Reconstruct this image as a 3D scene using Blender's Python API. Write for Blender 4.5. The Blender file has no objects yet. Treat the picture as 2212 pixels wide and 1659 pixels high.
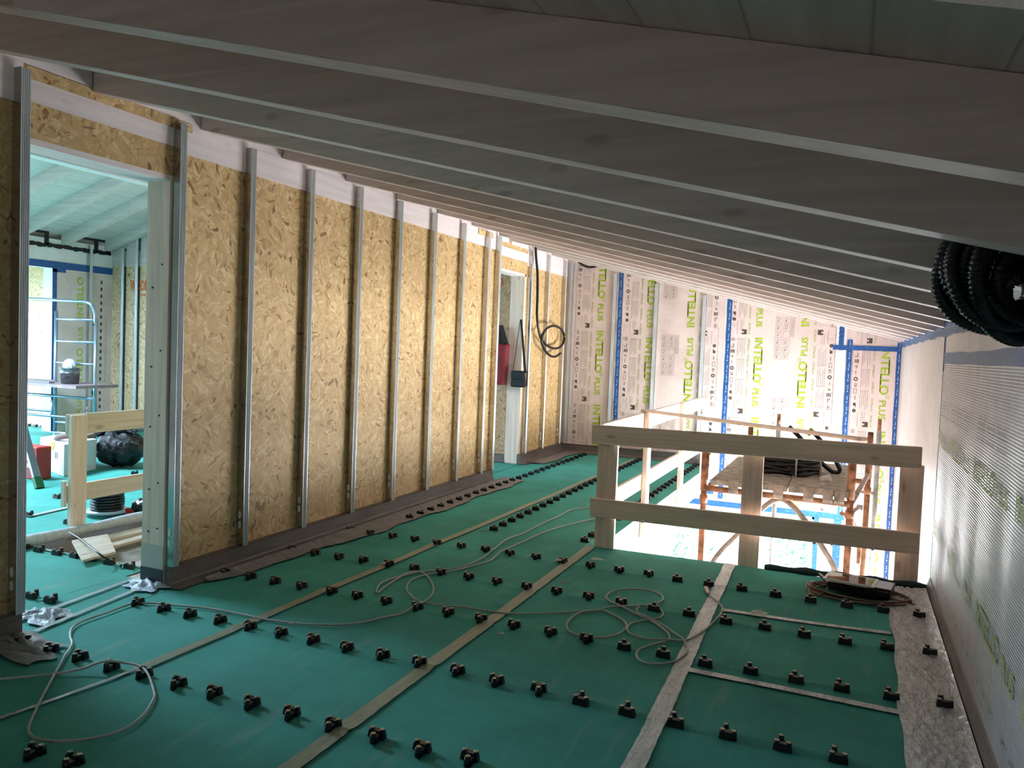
import bpy, bmesh, math, random
from mathutils import Vector, Matrix
random.seed(7)
PI = math.pi
SC = bpy.context.scene
COL = SC.collection

# ------------------------------------------------------------------ camera
W, H, F = 2212.0, 1659.0, 1739.85
YAW, PIT, ROL = 0.39929091, 0.04594772, 0.03853064
CAM = Vector((0, 0, 1.5))
fw = Vector((-math.sin(YAW)*math.cos(PIT), math.cos(YAW)*math.cos(PIT), -math.sin(PIT)))
r0 = Vector((math.cos(YAW), math.sin(YAW), 0)); u0 = r0.cross(fw)
rt = math.cos(ROL)*r0 + math.sin(ROL)*u0
up = -math.sin(ROL)*r0 + math.cos(ROL)*u0
cd = bpy.data.cameras.new('camera'); cam = bpy.data.objects.new('camera', cd); COL.objects.link(cam)
cd.sensor_width = 36; cd.sensor_fit = 'HORIZONTAL'; cd.lens = F/W*36; cd.clip_start = 0.02
M = Matrix((rt, up, -fw)).transposed().to_4x4(); M.translation = CAM
cam.matrix_world = M
SC.camera = cam

def at(px, py, axis, v):
    """real-world point on the plane axis=v that is seen at a photo pixel"""
    d = (px-W/2)*rt - (py-H/2)*up + F*fw
    return CAM + d*((v-CAM[axis])/d[axis])
def fl(px, py, z=0.0): return at(px, py, 2, z)

# ------------------------------------------------------------------ light
SC.view_settings.view_transform = 'Standard'; SC.view_settings.look = 'None'
SC.view_settings.gamma = 1; SC.view_settings.use_curve_mapping = False
SC.view_settings.exposure = EXPO = 1.3
SC.cycles.max_bounces = 14; SC.cycles.diffuse_bounces = 9
wd = bpy.data.worlds.new('sky'); SC.world = wd; wd.use_nodes = True
bg = wd.node_tree.nodes['Background']; bg.inputs[0].default_value = (0.56, 0.78, 1.0, 1); bg.inputs[1].default_value = 10.0
sd = bpy.data.lights.new('sun', 'SUN'); sd.energy = 8; sd.angle = 0.02; sd.color = (1, .91, .88)
sun = bpy.data.objects.new('sun', sd); COL.objects.link(sun)
sun.rotation_euler = Vector((-.72, .25, -.80)).to_track_quat('-Z', 'Y').to_euler()
def portal(name, loc, direction, sx, sy, energy=None, color=(1, 1, 1)):
    ld = bpy.data.lights.new(name, 'AREA'); ld.shape = 'RECTANGLE'; ld.size = sx; ld.size_y = sy
    o = bpy.data.objects.new(name, ld); COL.objects.link(o); o.location = loc
    o.rotation_euler = Vector(direction).to_track_quat('-Z', 'Z').to_euler()
    if energy is None: ld.cycles.is_portal = True
    else: ld.energy = energy; ld.color = color
    return o
portal('stair_window_daylight', (1.45, 9.5, -1.25), (-.74, -.67, .06), 4.4, 2.0, 720, (.97, .97, 1))
portal('added_roof_fill', (-9.1, 4.3, 3.75), (-.1, .2, -1), 1.3, 2.1, 300, (.56, .76, 1))  # added lamp above the far slope, out of view, brightens the room beyond
portal('sky_portal_lower', (-1.25, 11.4, -1.5), (0, -1, 0), 1.9, 1.9)
portal('sky_portal_far', (-10.95, 7.3, 1.2), (1, 0, 0), 1.8, 2.4)
portal('sky_portal_front', (.75, -2.6, .75), (-1, 0, 0), .8, .8)  # sky through an unseen opening added behind the camera as fill
portal('sky_portal_far', (-10.95, 3.4, 1.2), (1, 0, 0), 2.4, 2.4)  # serves the unseen eave opening added to brighten the room beyond

# ------------------------------------------------------------------ helpers
def bm_new(): return bmesh.new()
def box(bm, x0, x1, y0, y1, z0, z1, mi=0):
    x0, x1 = min(x0, x1), max(x0, x1); y0, y1 = min(y0, y1), max(y0, y1); z0, z1 = min(z0, z1), max(z0, z1)
    v = [bm.verts.new((x, y, z)) for z in (z0, z1) for y in (y0, y1) for x in (x0, x1)]
    for f in ((0, 2, 3, 1), (4, 5, 7, 6), (0, 1, 5, 4), (2, 6, 7, 3), (0, 4, 6, 2), (1, 3, 7, 5)):
        fc = bm.faces.new([v[i] for i in f]); fc.material_index = mi
    return v
def prism(bm, pts, ext, mi=0):
    """closed polygon pts (3D) extruded by vector ext"""
    ext = Vector(ext); a = [bm.verts.new(Vector(p)) for p in pts]; b = [bm.verts.new(Vector(p)+ext) for p in pts]
    n = len(pts); fs = [bm.faces.new(a), bm.faces.new(b[::-1])]
    for i in range(n): fs.append(bm.faces.new((a[i], b[i], b[(i+1) % n], a[(i+1) % n])))
    for f in fs: f.material_index = mi
    return a+b
def obox(bm, p0, p1, w, t, upv=(0, 0, 1), mi=0):
    """board from p0 to p1: width w along 'side', thickness t along up"""
    p0, p1 = Vector(p0), Vector(p1); d = (p1-p0).normalized(); u = Vector(upv); s = d.cross(u).normalized(); u = s.cross(d).normalized()
    prism(bm, [p0+s*a*w/2+u*b*t/2 for a, b in ((-1, -1), (1, -1), (1, 1), (-1, 1))], p1-p0, mi)
def cyl(bm, p0, p1, r, n=14, r2=None, cap=True, mi=0):
    p0, p1 = Vector(p0), Vector(p1); d = (p1-p0).normalized(); a = d.orthogonal().normalized(); b = d.cross(a)
    r2 = r if r2 is None else r2
    A = [bm.verts.new(p0+(a*math.cos(t)+b*math.sin(t))*r) for t in [2*PI*i/n for i in range(n)]]
    B = [bm.verts.new(p1+(a*math.cos(t)+b*math.sin(t))*r2) for t in [2*PI*i/n for i in range(n)]]
    fs = [bm.faces.new((A[i], A[(i+1) % n], B[(i+1) % n], B[i])) for i in range(n)]
    for f in fs: f.smooth = True
    if cap: fs += [bm.faces.new(A[::-1]), bm.faces.new(B)]
    for f in fs: f.material_index = mi
def spline(pts, step=0.02, closed=False):
    P = [Vector(p) for p in pts]; n = len(P); out = []
    rng = range(n) if closed else range(n-1)
    g = (lambda i: P[i % n]) if closed else (lambda i: P[max(0, min(n-1, i))])
    for i in rng:
        a, b, c, d = g(i-1), g(i), g(i+1), g(i+2)
        k = max(2, int((c-b).length/step))
        for j in range(k):
            t = j/k; out.append(.5*((2*b)+(-a+c)*t+(2*a-5*b+4*c-d)*t*t+(-a+3*b-3*c+d)*t**3))
    if not closed: out.append(P[-1])
    return out
def tube(bm, pts, r, n=8, closed=False, rf=None, mi=0):
    P = [Vector(p) for p in pts]; N = len(P); rings = []; prev = None
    for i in range(N):
        a = P[(i-1) % N] if (closed or i) else P[0]; b = P[(i+1) % N] if (closed or i < N-1) else P[-1]
        d = (b-a).normalized() if (b-a).length > 1e-9 else Vector((0, 0, 1))
        u = (prev - d*prev.dot(d)) if prev else d.orthogonal()
        if u.length < 1e-6: u = d.orthogonal()
        u.normalize(); prev = u; v = d.cross(u); rr = rf(i) if rf else r
        rings.append([bm.verts.new(P[i]+(u*math.cos(t)+v*math.sin(t))*rr) for t in [2*PI*k/n for k in range(n)]])
    m = N if closed else N-1
    for i in range(m):
        A, B = rings[i], rings[(i+1) % N]
        for k in range(n):
            f = bm.faces.new((A[k], A[(k+1) % n], B[(k+1) % n], B[k])); f.smooth = True; f.material_index = mi
    if not closed: bm.faces.new(rings[0][::-1]).material_index = mi; bm.faces.new(rings[-1]).material_index = mi
def lathe(bm, prof, c=(0, 0, 0), n=24, mi=0, smooth=True):
    c = Vector(c); R = [[bm.verts.new(c+Vector((r*math.cos(2*PI*k/n), r*math.sin(2*PI*k/n), z))) for k in range(n)] for r, z in prof]
    for A, B in zip(R, R[1:]):
        for k in range(n):
            f = bm.faces.new((A[k], A[(k+1) % n], B[(k+1) % n], B[k])); f.smooth = smooth; f.material_index = mi
def link(name, bm, mat, parent=None, bevel=0, loc=None):
    bmesh.ops.recalc_face_normals(bm, faces=bm.faces)
    if bevel:
        es = [e for e in bm.edges if len(e.link_faces) == 2 and e.calc_face_angle(0) > .7]
        bmesh.ops.bevel(bm, geom=es, offset=bevel, segments=1, affect='EDGES')
    if loc is not None: bmesh.ops.translate(bm, verts=bm.verts, vec=-Vector(loc))
    me = bpy.data.meshes.new(name); bm.to_mesh(me); bm.free()
    for m in (mat if isinstance(mat, (list, tuple)) else [mat]): me.materials.append(m)
    o = bpy.data.objects.new(name, me); COL.objects.link(o)
    if loc is not None: o.location = loc
    if parent is not None: o.parent = parent
    return o
def tag(o, label=None, cat=None, group=None, kind=None):
    if label: o['label'] = label
    if cat: o['category'] = cat
    if group: o['group'] = group
    if kind: o['kind'] = kind
    return o
def empty(name, loc, label, cat, group=None, rz=0):
    o = bpy.data.objects.new(name, None); COL.objects.link(o); o.location = loc; o.rotation_euler = (0, 0, rz)
    o.empty_display_size = .05
    return tag(o, label, cat, group)
def struct(name, bm, mat, parent=None, **k):
    o = link(name, bm, mat, parent, **k)
    if parent is None: o['kind'] = 'structure'
    return o

# ------------------------------------------------------------------ materials
def s2l(c): return tuple((x/12.92 if x <= .04045 else ((x+.055)/1.055)**2.4) for x in [v/255 for v in c])+(1,)
class NT:
    def __init__(s, name, rough=.6, metal=0):
        s.m = bpy.data.materials.new(name); s.m.use_nodes = True; s.t = s.m.node_tree
        s.b = s.t.nodes['Principled BSDF']; s.b.inputs['Roughness'].default_value = rough; s.b.inputs['Metallic'].default_value = metal
    def n(s, typ, **k):
        nd = s.t.nodes.new(typ)
        for a, v in k.items(): setattr(nd, a, v)
        return nd
    def l(s, a, b): s.t.links.new(a, b)
    def coord(s, scale=(1, 1, 1), rot=(0, 0, 0), out='Object'):
        tc = s.n('ShaderNodeTexCoord'); mp = s.n('ShaderNodeMapping'); mp.inputs['Scale'].default_value = scale; mp.inputs['Rotation'].default_value = rot
        s.l(tc.outputs[out], mp.inputs[0]); return mp.outputs[0]
    def noise(s, v, scale, detail=3, rough=.5, dist=0):
        n = s.n('ShaderNodeTexNoise'); n.inputs['Scale'].default_value = scale; n.inputs['Detail'].default_value = detail
        n.inputs['Roughness'].default_value = rough; n.inputs['Distortion'].default_value = dist; s.l(v, n.inputs['Vector']); return n.outputs['Fac']
    def ramp(s, f, stops, interp='LINEAR'):
        r = s.n('ShaderNodeValToRGB'); r.color_ramp.interpolation = interp
        e = r.color_ramp.elements
        while len(e) < len(stops): e.new(.5)
        for el, (p, c) in zip(e, stops): el.position = p; el.color = c if len(c) == 4 else s2l(c)
        s.l(f, r.inputs[0]); return r.outputs[0]
    def mix(s, f, a, b, mode='MIX'):
        m = s.n('ShaderNodeMix', data_type='RGBA', blend_type=mode)
        for i, x in ((0, f), (6, a), (7, b)):
            if isinstance(x, (int, float)): m.inputs[i].default_value = x
            elif isinstance(x, tuple): m.inputs[i].default_value = x if len(x) == 4 else s2l(x)
            else: s.l(x, m.inputs[i])
        return m.outputs[2]
    def col(s, c):
        if isinstance(c, tuple): s.b.inputs['Base Color'].default_value = s2l(c)
        else: s.l(c, s.b.inputs['Base Color'])
    def bump(s, h, strength=.3, dist=.01):
        b = s.n('ShaderNodeBump'); b.inputs['Strength'].default_value = strength; b.inputs['Distance'].default_value = dist
        s.l(h, b.inputs['Height']); s.l(b.outputs[0], s.b.inputs['Normal'])
    def math(s, op, a, b=None):
        m = s.n('ShaderNodeMath', operation=op)
        for i, x in enumerate((a, b)):
            if x is None: continue
            if isinstance(x, (int, float)): m.inputs[i].default_value = x
            else: s.l(x, m.inputs[i])
        return m.outputs[0]
def plain(name, c, rough=.6, metal=0, noise=0, sc=20, bump=0):
    t = NT(name, rough, metal)
    if noise:
        v = t.coord(); f = t.noise(v, sc, 4)
        d = tuple(max(0, x*(1-noise)) for x in c); l = tuple(min(255, x*(1+noise*.6)) for x in c)
        t.col(t.ramp(f, [(.3, d), (.7, l)]))
        if bump: t.bump(f, bump, .01)
    else: t.col(c)
    return t.m
def osb(name, rot, base=1.0, tint=(1, 1, 1)):
    t = NT(name, .62); v = t.coord(rot=rot)
    def C(c): return tuple(min(255, x*base*k) for x, k in zip(c, tint))
    def layer(scale, seed):
        wob = t.n('ShaderNodeTexNoise'); wob.inputs['Scale'].default_value = 14; wob.inputs['Detail'].default_value = 2; t.l(v, wob.inputs['Vector'])
        mad = t.n('ShaderNodeVectorMath', operation='MULTIPLY_ADD'); t.l(wob.outputs['Color'], mad.inputs[0]); mad.inputs[1].default_value = (.045, .045, .045); t.l(v, mad.inputs[2])
        add = t.n('ShaderNodeVectorMath', operation='ADD'); t.l(mad.outputs[0], add.inputs[0]); add.inputs[1].default_value = (seed, seed*1.7, 0)
        flat = t.n('ShaderNodeVectorMath', operation='MULTIPLY'); t.l(add.outputs[0], flat.inputs[0]); flat.inputs[1].default_value = (1, 1, 0)
        vo = t.n('ShaderNodeTexVoronoi', voronoi_dimensions='2D'); vo.inputs['Scale'].default_value = scale; t.l(flat.outputs[0], vo.inputs['Vector'])
        sub = t.n('ShaderNodeVectorMath', operation='SUBTRACT'); t.l(flat.outputs[0], sub.inputs[0]); t.l(vo.outputs['Position'], sub.inputs[1])
        sep = t.n('ShaderNodeSeparateColor'); t.l(vo.outputs['Color'], sep.inputs[0])
        rotn = t.n('ShaderNodeVectorRotate', rotation_type='Z_AXIS'); t.l(sub.outputs[0], rotn.inputs['Vector']); t.l(t.math('MULTIPLY', sep.outputs[0], 6.28), rotn.inputs['Angle'])
        off = t.n('ShaderNodeVectorMath', operation='MULTIPLY_ADD'); t.l(vo.outputs['Color'], off.inputs[0]); off.inputs[1].default_value = (37, 53, 0); t.l(rotn.outputs[0], off.inputs[2])
        mp = t.n('ShaderNodeVectorMath', operation='MULTIPLY'); t.l(off.outputs[0], mp.inputs[0]); mp.inputs[1].default_value = (14, 58, 1)
        v2 = t.n('ShaderNodeTexVoronoi', voronoi_dimensions='2D'); v2.inputs['Scale'].default_value = 1.0; t.l(mp.outputs[0], v2.inputs['Vector'])
        s2 = t.n('ShaderNodeSeparateColor'); t.l(v2.outputs['Color'], s2.inputs[0])
        ed = t.n('ShaderNodeTexVoronoi', voronoi_dimensions='2D', feature='DISTANCE_TO_EDGE'); ed.inputs['Scale'].default_value = 1.0; t.l(mp.outputs[0], ed.inputs['Vector'])
        g = t.n('ShaderNodeVectorMath', operation='MULTIPLY'); t.l(off.outputs[0], g.inputs[0]); g.inputs[1].default_value = (25, 420, 1)
        grain = t.noise(g.outputs[0], 1.0, 2)
        return s2.outputs[1], ed.outputs['Distance'], grain, s2.outputs[2]
    a, ea, ga, ra = layer(8, 3.1); b, eb, gb, rb = layer(12, 11.7)
    cols = [(0, C((140, 104, 70))), (.035, C((180, 146, 108))), (.13, C((208, 180, 140))), (.5, C((217, 188, 147))), (.8, C((228, 203, 164))), (1, C((240, 221, 188)))]
    ca = t.ramp(a, cols); cb = t.ramp(b, cols)
    c = t.mix(t.ramp(rb, [(.52, (0, 0, 0, 1)), (.56, (1, 1, 1, 1))]), ca, cb)
    edge = t.ramp(t.math('MINIMUM', ea, eb), [(0, (.72, .68, .62, 1)), (.07, (1, 1, 1, 1))])
    c = t.mix(.4, c, edge, 'MULTIPLY')
    gr = t.ramp(ga, [(.3, (.87, .85, .82, 1)), (.7, (1.0, 1.0, 1.0, 1))])
    c = t.mix(.8, c, gr, 'MULTIPLY')
    big = t.ramp(t.noise(v, 1.3, 3), [(.3, (.88, .86, .84, 1)), (.7, (1, 1, 1, 1))])
    t.col(t.mix(1.0, c, big, 'MULTIPLY')); t.bump(a, .12, .003)
    return t.m
OSBX = osb('osb_board_side', (0, PI/2, 0), .97, (1.0, .965, .87))     # for walls whose normal is X
OSBY = osb('osb_board_end', (PI/2, 0, 0))      # for walls whose normal is Y
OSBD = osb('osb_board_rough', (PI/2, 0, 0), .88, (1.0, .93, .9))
def wood(name, c, grain=(1.2, 30, 30), knots=.6, var=.07, rough=.6):
    t = NT(name, rough); v = t.coord(); info = t.n('ShaderNodeObjectInfo')
    sh = t.n('ShaderNodeVectorMath', operation='MULTIPLY_ADD'); t.l(info.outputs['Random'], sh.inputs[0]); sh.inputs[1].default_value = (31, 17, 23); t.l(v, sh.inputs[2])
    m = t.n('ShaderNodeVectorMath', operation='MULTIPLY'); t.l(sh.outputs[0], m.inputs[0]); m.inputs[1].default_value = grain
    g = t.noise(m.outputs[0], 1.0, 4, .6, .4)
    d = tuple(x*(1-var*1.4) for x in c); l = tuple(min(255, x*(1+var)) for x in c)
    c0 = t.ramp(g, [(.3, d), (.7, l)])
    vo = t.n('ShaderNodeTexVoronoi'); vo.inputs['Scale'].default_value = 1
    km = t.n('ShaderNodeVectorMath', operation='MULTIPLY'); t.l(sh.outputs[0], km.inputs[0]); km.inputs[1].default_value = tuple(min(9, 3.2+(x > 5)*4.5) for x in grain); t.l(km.outputs[0], vo.inputs['Vector'])
    k = t.ramp(vo.outputs['Distance'], [(.0, (.5, .42, .36, 1)), (.11, (.66, .6, .55, 1)), (.15, (1, 1, 1, 1))])
    t.col(t.mix(knots, c0, k, 'MULTIPLY')); t.bump(g, .08, .004)
    return t.m
WASH = wood('whitewashed_spruce', (206, 191, 184), (1.2, 26, 26), .5, .05)
WASHY = wood('whitewashed_spruce_band', (228, 216, 216), (20, .9, 20), .25, .04)
PINE = wood('pale_planed_spruce', (238, 214, 196), (1.5, 28, 34), .75, .06)
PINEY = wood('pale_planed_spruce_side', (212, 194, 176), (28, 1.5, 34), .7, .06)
PINEZ = wood('pale_planed_spruce_post', (236, 212, 194), (28, 28, 1.5), .7, .06)
def ceil_mat():
    t = NT('whitewashed_boards', .6); v = t.coord(); sx = t.n('ShaderNodeSeparateXYZ'); t.l(v, sx.inputs[0])
    f = t.math('FRACT', t.math('MULTIPLY', sx.outputs[0], 5.0))
    ln = t.ramp(f, [(0, (.62, .6, .58, 1)), (.025, (1, 1, 1, 1)), (.98, (1, 1, 1, 1)), (1, (.62, .6, .58, 1))])
    m = t.coord((24, 1.2, 20)); g = t.noise(m, 1, 3)
    t.col(t.mix(1.0, t.ramp(g, [(.3, (196, 188, 182)), (.7, (214, 208, 203))]), ln, 'MULTIPLY')); return t.m
CEIL = ceil_mat()
def felt():
    t = NT('green_fleece', .88); v = t.coord()
    a = t.noise(v, 1.6, 5, .62); b = t.noise(v, 260, 2); c = t.noise(t.coord((7, .8, 1), (0, 0, .25)), 2.2, 4)
    base = t.ramp(a, [(.28, (46, 132, 121)), (.72, (64, 166, 151))])
    base = t.mix(.35, base, t.ramp(b, [(.3, (.7, .7, .7, 1)), (.7, (1, 1, 1, 1))]), 'MULTIPLY')
    dust = t.ramp(c, [(.58, (0, 0, 0, 1)), (.85, (.35, .35, .35, 1))])
    base = t.mix(dust, base, (150, 160, 148))
    spot = t.ramp(t.noise(v, 9, 6, .7), [(.70, (0, 0, 0, 1)), (.75, (.5, .5, .5, 1))])
    t.col(t.mix(spot, base, (176, 180, 165))); t.bump(t.math('ADD', t.math('MULTIPLY', b, .15), t.noise(v, 5, 4, .6)), .25, .012)
    return t.m
FELT = felt()
def foil(name, c0, c1, rough=.22, sc=(9, 26, 9), st=.9, metal=.0):
    t = NT(name, rough, metal); v = t.coord(sc); a = t.noise(v, 1.4, 6, .62, 1.2); b = t.noise(t.coord(), 34, 4, .6, 2.0)
    t.col(t.ramp(t.math('ADD', t.math('MULTIPLY', a, .6), t.math('MULTIPLY', b, .4)), [(.35, c0), (.62, c1)]))
    t.bump(t.math('ADD', a, t.math('MULTIPLY', b, .4)), st, .02); return t.m
SILV = foil('silvery_membrane', (165, 168, 166), (236, 236, 234), .2, (26, 7, 9), 1.0, .25)
PLAST = foil('milky_plastic_film', (140, 152, 166), (215, 222, 232), .15, (14, 14, 9))
FILMG = foil('grey_edge_film', (100, 96, 94), (150, 146, 142), .5, (5, 16, 5), .5)
TAPE = foil('clear_silver_tape', (142, 152, 148), (200, 204, 200), .25, (24, 4, 6), .4)
BTAPE = foil('brown_tape', (112, 126, 108), (148, 152, 128), .4, (20, 3, 6), .25)
def memb(name, c0, c1, ribs=0, rough=.5, wav=.3):
    t = NT(name, rough); v = t.coord(); a = t.noise(v, 2.4, 5, .6, .6); b = t.noise(v, 60, 3)
    c = t.ramp(a, [(.3, c0), (.7, c1)]); c = t.mix(.25, c, t.ramp(b, [(.3, (.85, .85, .85, 1)), (.7, (1, 1, 1, 1))]), 'MULTIPLY')
    h = t.math('MULTIPLY', a, wav)
    if ribs:
        sx = t.n('ShaderNodeSeparateXYZ'); t.l(v, sx.inputs[0])
        w = t.math('SINE', t.math('MULTIPLY', sx.outputs[2], 2*PI/ribs))
        y = t.math('SINE', t.math('MULTIPLY', sx.outputs[1], 2*PI/.035))
        big = t.noise(t.coord((1, 2.4, .8)), 1.6, 3, .5, .8)
        h = t.math('ADD', t.math('MULTIPLY', big, 1.3), t.math('ADD', t.math('MULTIPLY', w, .10), t.math('MULTIPLY', y, .01)))
        rp = t.ramp(t.math('MULTIPLY_ADD', w, .5) if False else t.math('ADD', t.math('MULTIPLY', w, .5), .5), [(.0, (.68, .68, .68, 1)), (.45, (1, 1, 1, 1))])
        c = t.mix(.55, c, rp, 'MULTIPLY')
    t.col(c); t.bump(h, .55 if ribs else .35, .02 if ribs else .03); return t.m
MEMB = memb('printed_membrane', (210, 190, 184), (228, 210, 204))
MEMR = memb('ribbed_membrane', (160, 156, 156), (184, 180, 180), ribs=.013, rough=.42)
MEMP = memb('pale_membrane', (186, 180, 176), (206, 200, 196), rough=.4)
MEMW = memb('white_membrane_edge', (222, 222, 222), (236, 236, 236), rough=.4)
def btape():
    t = NT('blue_tape', .4); v = t.coord(); a = t.noise(t.coord((16, 16, 60)), 1.5, 3)
    t.col(t.ramp(a, [(.3, (22, 66, 124)), (.6, (38, 92, 156)), (.85, (96, 142, 196))])); t.bump(a, .3, .005); return t.m
BLUE = btape()
BLUEL = plain('light_blue_tape', (30, 88, 134), .5, 0, .12, 12)
GREENP = plain('green_print', (158, 186, 26), .6)
PALEG = plain('pale_green_print', (160, 174, 104), .6)
DARKP = plain('dark_print', (74, 62, 58), .6)
GREYP = plain('grey_print', (128, 116, 112), .6)
WHITEP = plain('white_print', (190, 205, 225), .6)
ORANGE = plain('orange_print', (222, 92, 40), .6)
def zinc():
    t = NT('galvanised_steel', .42, .45); a = t.noise(t.coord((30, 30, 2)), 2, 3)
    t.col(t.ramp(a, [(.3, (176, 184, 188)), (.7, (208, 213, 215))])); return t.m
ZINC = zinc(); ZINCD = plain('galvanised_web', (188, 186, 182), .16, .95, .05, 8)
TAB = plain('bare_punched_steel', (222, 222, 218), .5, 0)
BASEM = foil('grey_brown_upstand', (84, 76, 70), (112, 102, 95), .5, (1, 1.6, 9), .3)
BLACK = plain('black_plastic', (9, 9, 10), .42); BRASS = plain('screw_brass', (196, 182, 150), .35, .7)
CABLE = plain('light_grey_cable', (172, 172, 164), .5, 0, .06, 60); BLK2 = plain('black_rubber', (7, 7, 8), .33)
RUST = plain('rusty_painted_steel', (158, 108, 78), .7, .1, .38, 16, .3); RUSTG = plain('worn_grey_steel', (150, 134, 120), .6, .2, .25, 14, .2)
ALU = plain('scaffold_aluminium', (150, 165, 180), .3, .75, .06, 8)
DECK = plain('dusty_plywood_deck', (150, 138, 122), .8, 0, .25, 14, .3)
WPAINT = plain('white_plaster', (226, 226, 224), .8, 0, .03, 4)
SCREED = plain('pale_screed', (184, 172, 168), .85, 0, .06, 3)
CONC = plain('raw_concrete', (150, 140, 130), .9, 0, .16, 9, .3)
LEAF = plain('shrub_leaf', (96, 136, 96), .6, 0, .3, 6)
GRASS = plain('outdoor_ground', (96, 106, 84), .9, 0, .1, 1)

# ------------------------------------------------------------------ main dimensions
XR, YB = .55, 11.15              # right wall, back wall
def zb(x): return 1.865-.235*x   # underside of rafters
RH, RW = .157, .095              # rafter depth and width
XW, XW2, TH = -3.675, -3.90, .17 # partition faces and thickness
XF, YF, XRG = -10.7, 9.17, -7.77 # far room: eave wall, end wall, ridge
def zf(x): return 2.74+.325*(x-XF)
ZC = lambda x: zb(x)+RH          # ceiling boards underside
LOW = -2.8
YS, XS0 = 5.90, -1.70            # stair opening: front edge and left edge

# --- floor (upper slab in pieces, so that both stair openings are real holes)
SL = -.28
bm = bm_new()
for a in ((XS0-.02, XR, -3.6, YS, ), (XW2-TH-.2, XS0-.02, -3.6, YB), (XF-2.6, XW2-TH-.2, -3.6, 3.8), (XF-2.6, -5.22, 3.8, YF+.5), (-5.22, XW2-TH-.2, 6.6, YF+.5)):
    box(bm, a[0], a[1], a[2], a[3], SL, -.006)
floor = struct('floor', bm, SCREED); floor['label'] = 'green fleece covered floor'
# fleece with soft folds between the clips
rows_y = [1.91, 2.562, 3.236, 3.926, 4.602, 5.286]
def fold(x, y):
    h = 0
    for i, ry in enumerate(rows_y):
        d = y-ry-.012*math.sin(x*9+i*2.1)
        if abs(d) < .09: h += .0075*math.exp(-(d/.016)**2)*(.55+.45*math.sin(x*7.3+i)) + .003*math.exp(-(d/.05)**2)
    h += .0025*math.sin(x*3.1+y*1.7)*math.sin(y*2.3-x)
    return h
def fleece(x0, x1, y0, y1, step, f=fold):
    nx, ny = max(1, int((x1-x0)/step)), max(1, int((y1-y0)/step))
    g = [[bm.verts.new((x0+(x1-x0)*i/nx, y0+(y1-y0)*j/ny, f(x0+(x1-x0)*i/nx, y0+(y1-y0)*j/ny))) for j in range(ny+1)] for i in range(nx+1)]
    for i in range(nx):
        for j in range(ny): bm.faces.new((g[i][j], g[i+1][j], g[i+1][j+1], g[i][j+1])).smooth = True
bm = bm_new(); fleece(-3.62, XR-.02, 1.0, YS, .022)
fleece(-3.85, XS0-.02, YS, YB-.05, .2, lambda x, y: 0)
fleece(-4.05, -3.62, 2.62, 3.60, .1, lambda x, y: 0); fleece(-4.25, -3.84, 8.17, 9.57, .2, lambda x, y: .0)
ff = lambda x, y: .004*math.sin(x*4+y)*math.sin(y*5)+.006*math.exp(-((y-3.72)/.03)**2)+.005*math.exp(-((y-3.05)/.03)**2)
fleece(XF-2.5, -4.05, 1.0, 3.8, .05, ff); fleece(XF-2.5, -5.22, 3.8, YF+.4, .1, ff)
fl_o = link('fleece_underlay', bm, FELT, floor); fl_o['label'] = 'green fleece sheet'
# the fleece turned down and rolled at the stair edge
bm = bm_new(); P = spline([(-.50, 5.915, .004), (-.3, 5.912, .016), (0, 5.916, .02), (.3, 5.91, .022), (.53, 5.915, .02)], .03)
tube(bm, P, .026, 8, rf=lambda i: .026+.006*math.sin(i*.9)); link('rolled_fleece_edge', bm, plain('dark_green_fleece', (20, 44, 42), .9), floor)
# tapes
def strip(name, pts, w, mat, z=.009, zz=lambda x, y: 0):
    bm = bm_new(); P = spline([(x, y, 0) for x, y in pts], .03); prev = None
    for i, p in enumerate(P):
        d = (P[min(i+1, len(P)-1)]-P[max(i-1, 0)]).normalized(); s = Vector((-d.y, d.x, 0)); k = w/2*(1+.03*math.sin(i*1.7)+.04*math.sin(i*.31))
        q = [bm.verts.new((p.x+s.x*e*k, p.y+s.y*e*k, z+fold(p.x, p.y)*(p.x > -3.6))) for e in (-1, 0, 1)]
        if prev:
            bm.faces.new((prev[0], prev[1], q[1], q[0])); bm.faces.new((prev[1], prev[2], q[2], q[1]))
        prev = q
    return link(name, bm, mat, floor)
strip('seam_tape', [(-.645, 1.4), (-.65, 2.8), (-.69, 4.3), (-.735, 5.88)], .078, TAPE)
strip('seam_tape', [(-1.73, 1.3), (-1.733, 2.25), (-1.745, 4), (-1.765, 5.85)], .072, BTAPE)
strip('seam_tape', [(-2.85, 2.6), (-2.82, 4.2), (-2.80, 5.3), (-2.75, 8.2), (-2.74, 11.0)], .06, BTAPE)
strip('seam_tape', [(-.66, 3.80), (-.2, 3.79), (.265, 3.765)], .05, TAPE)
strip('seam_tape', [(-.63, 4.80), (-.2, 4.82), (.27, 4.86)], .045, TAPE)
strip('seam_tape', [(-2.85, 2.6), (-2.9, 2.2), (-2.95, 1.9), (-3.0, 1.6)], .022, TAPE)
strip('seam_tape', [(-5.0, 3.75), (-4.6, 3.76), (-4.1, 3.77)], .02, TAPE, .012)
a, b = fl(40, 1345), fl(330, 1238); strip('seam_tape', [(a.x, a.y), ((a.x+b.x)/2, (a.y+b.y)/2), (b.x, b.y)], .03, TAPE, .012)
a, b = fl(75, 1368), fl(330, 1262); strip('seam_tape', [(a.x, a.y), ((a.x+b.x)/2, (a.y+b.y)/2), (b.x, b.y)], .03, TAPE, .012)
a, b = fl(60, 1118), fl(150, 1098); strip('seam_tape', [(a.x, a.y), (b.x, b.y)], .05, TAPE, .012)
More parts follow.
